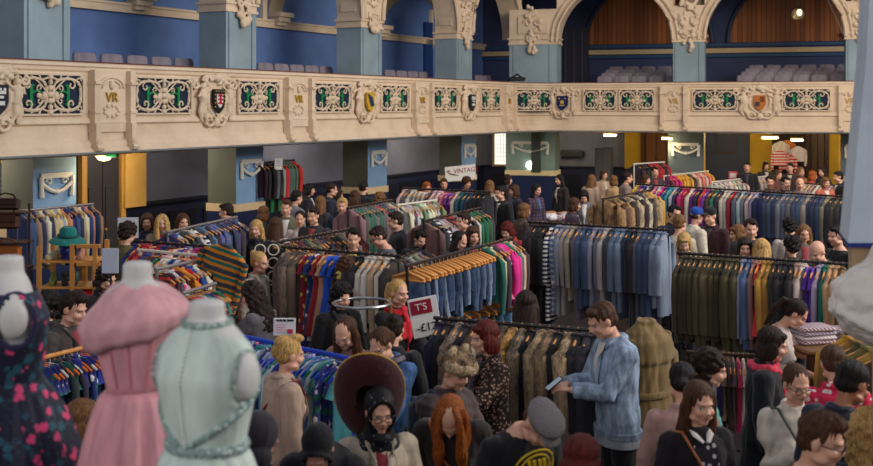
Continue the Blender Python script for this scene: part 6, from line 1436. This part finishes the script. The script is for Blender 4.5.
for f in b.f:
    c = sum((Vector(b.v[i]) for i in f), Vector())/len(f)
    if (c.y/.068)**2+((c.z-(2.865-SZ))/.098)**2 < 1 and abs(c.x) > .11: continue
    keep.append(f)
b.f = keep; b.mi = [0]*len(keep); bf = b.obj('bodice', FLO, e, sharp=False); bf.modifiers.new('s', 'SOLIDIFY').thickness = .005
for sg in (1, -1): MB().tube([(sg*(.163-.035*max(0, math.sin(t))), .074*math.cos(t), 2.865-SZ+.104*math.sin(t)) for t in [2*PI*k/28 for k in range(29)]], .011, 7).obj('armhole_binding', STRAP, bf)
b = MB(); b.loft(pleat([(2.62-SZ, .132, .12, 0, .3), (2.55-SZ, .175, .165, 0, 1), (2.45-SZ, .23, .22, 0, 1.6), (2.3-SZ, .28, .27, 0, 2.4), (2.1-SZ, .285, .275, 0, 3), (.2, .285, .27, 0, 3)], 12, .006), cap=False); q = b.obj('skirt', FLO, e, sharp=False); q.modifiers.new('s', 'SOLIDIFY').thickness = .005

# ------------------------------------------------------------------ near blue column with bulging plaster bracket at the right edge
Yc = 5.6; xl = at(848, 240, Yc).x; zt = CZ+1.2
b = MB(); wd_ = .7
b.loft([[(xl+ins, Yc, z), (xl+wd_, Yc, z), (xl+wd_, Yc+.5, z), (xl+ins+.14, Yc+.5, z)] for z, ins in ((CZ-(243-HY)/F*Yc, .0), (CZ+(HY-60)/F*Yc, .092), (CZ+(HY+40)/F*Yc, .12))])
cn = struct(b.obj('trim_60', mat((220, 234, 246), .6, 'wall'), smooth=False)); cn['label'] = 'pale blue column edge close to the camera at right'
zc_ = CZ-(243-HY)/F*Yc; b = MB(); b.loft([[(xl+.03, Yc+.03, z), (xl+wd_, Yc+.03, z), (xl+wd_, Yc+.45, z), (xl+.17, Yc+.45, z)] for z in (CZ-(330-HY)/F*Yc, zc_)]); b.box((at(905, 0, Yc).x+.2, Yc+.3, 1.35), (.34, .4, 2.7)); b.obj('shaft', mat((190, 162, 126), .6), cn, smooth=False)
b = MB(); b.loft([[(xl-.003, Yc-.006, z), (xl+wd_, Yc-.006, z), (xl+wd_, Yc+.5, z), (xl+.14, Yc+.5, z)] for z in (zc_-.022, zc_)]); b.obj('blue_band', mat((40, 60, 130), .6), cn, smooth=False)
b = MB(); cz_ = CZ-(305-HY)/F*Yc; cx_ = at(886, 300, Yc).x
cx_ = at(893, 300, Yc-.2).x; cz_ = CZ-(306-HY)/F*(Yc-.2)
b.ell((cx_, Yc-.1, cz_), (.268, .24, .21), u=24, v=16); b.ell((cx_+.12, Yc-.12, cz_+.17), (.22, .22, .16), u=20, v=12); b.ell((cx_+.12, Yc-.08, cz_-.2), (.16, .18, .2), u=20, v=12)
b.tube([(cx_-.25, Yc-.16, cz_-.02), (cx_-.15, Yc-.28, cz_-.08), (cx_, Yc-.33, cz_-.16)], .03, 8)
for i in range(5): b.tube([(cx_-.06+i*.035, Yc-.26, cz_-.18), (cx_-.02+i*.035, Yc-.18, cz_-.40)], .014, 6)
me = remesh(b, .012, 2); wrinkle(me, .012, 22, 5, (1, 1, 1)); link('plaster_bracket', me, mat((236, 228, 216), .4, 'plaster'), cn)
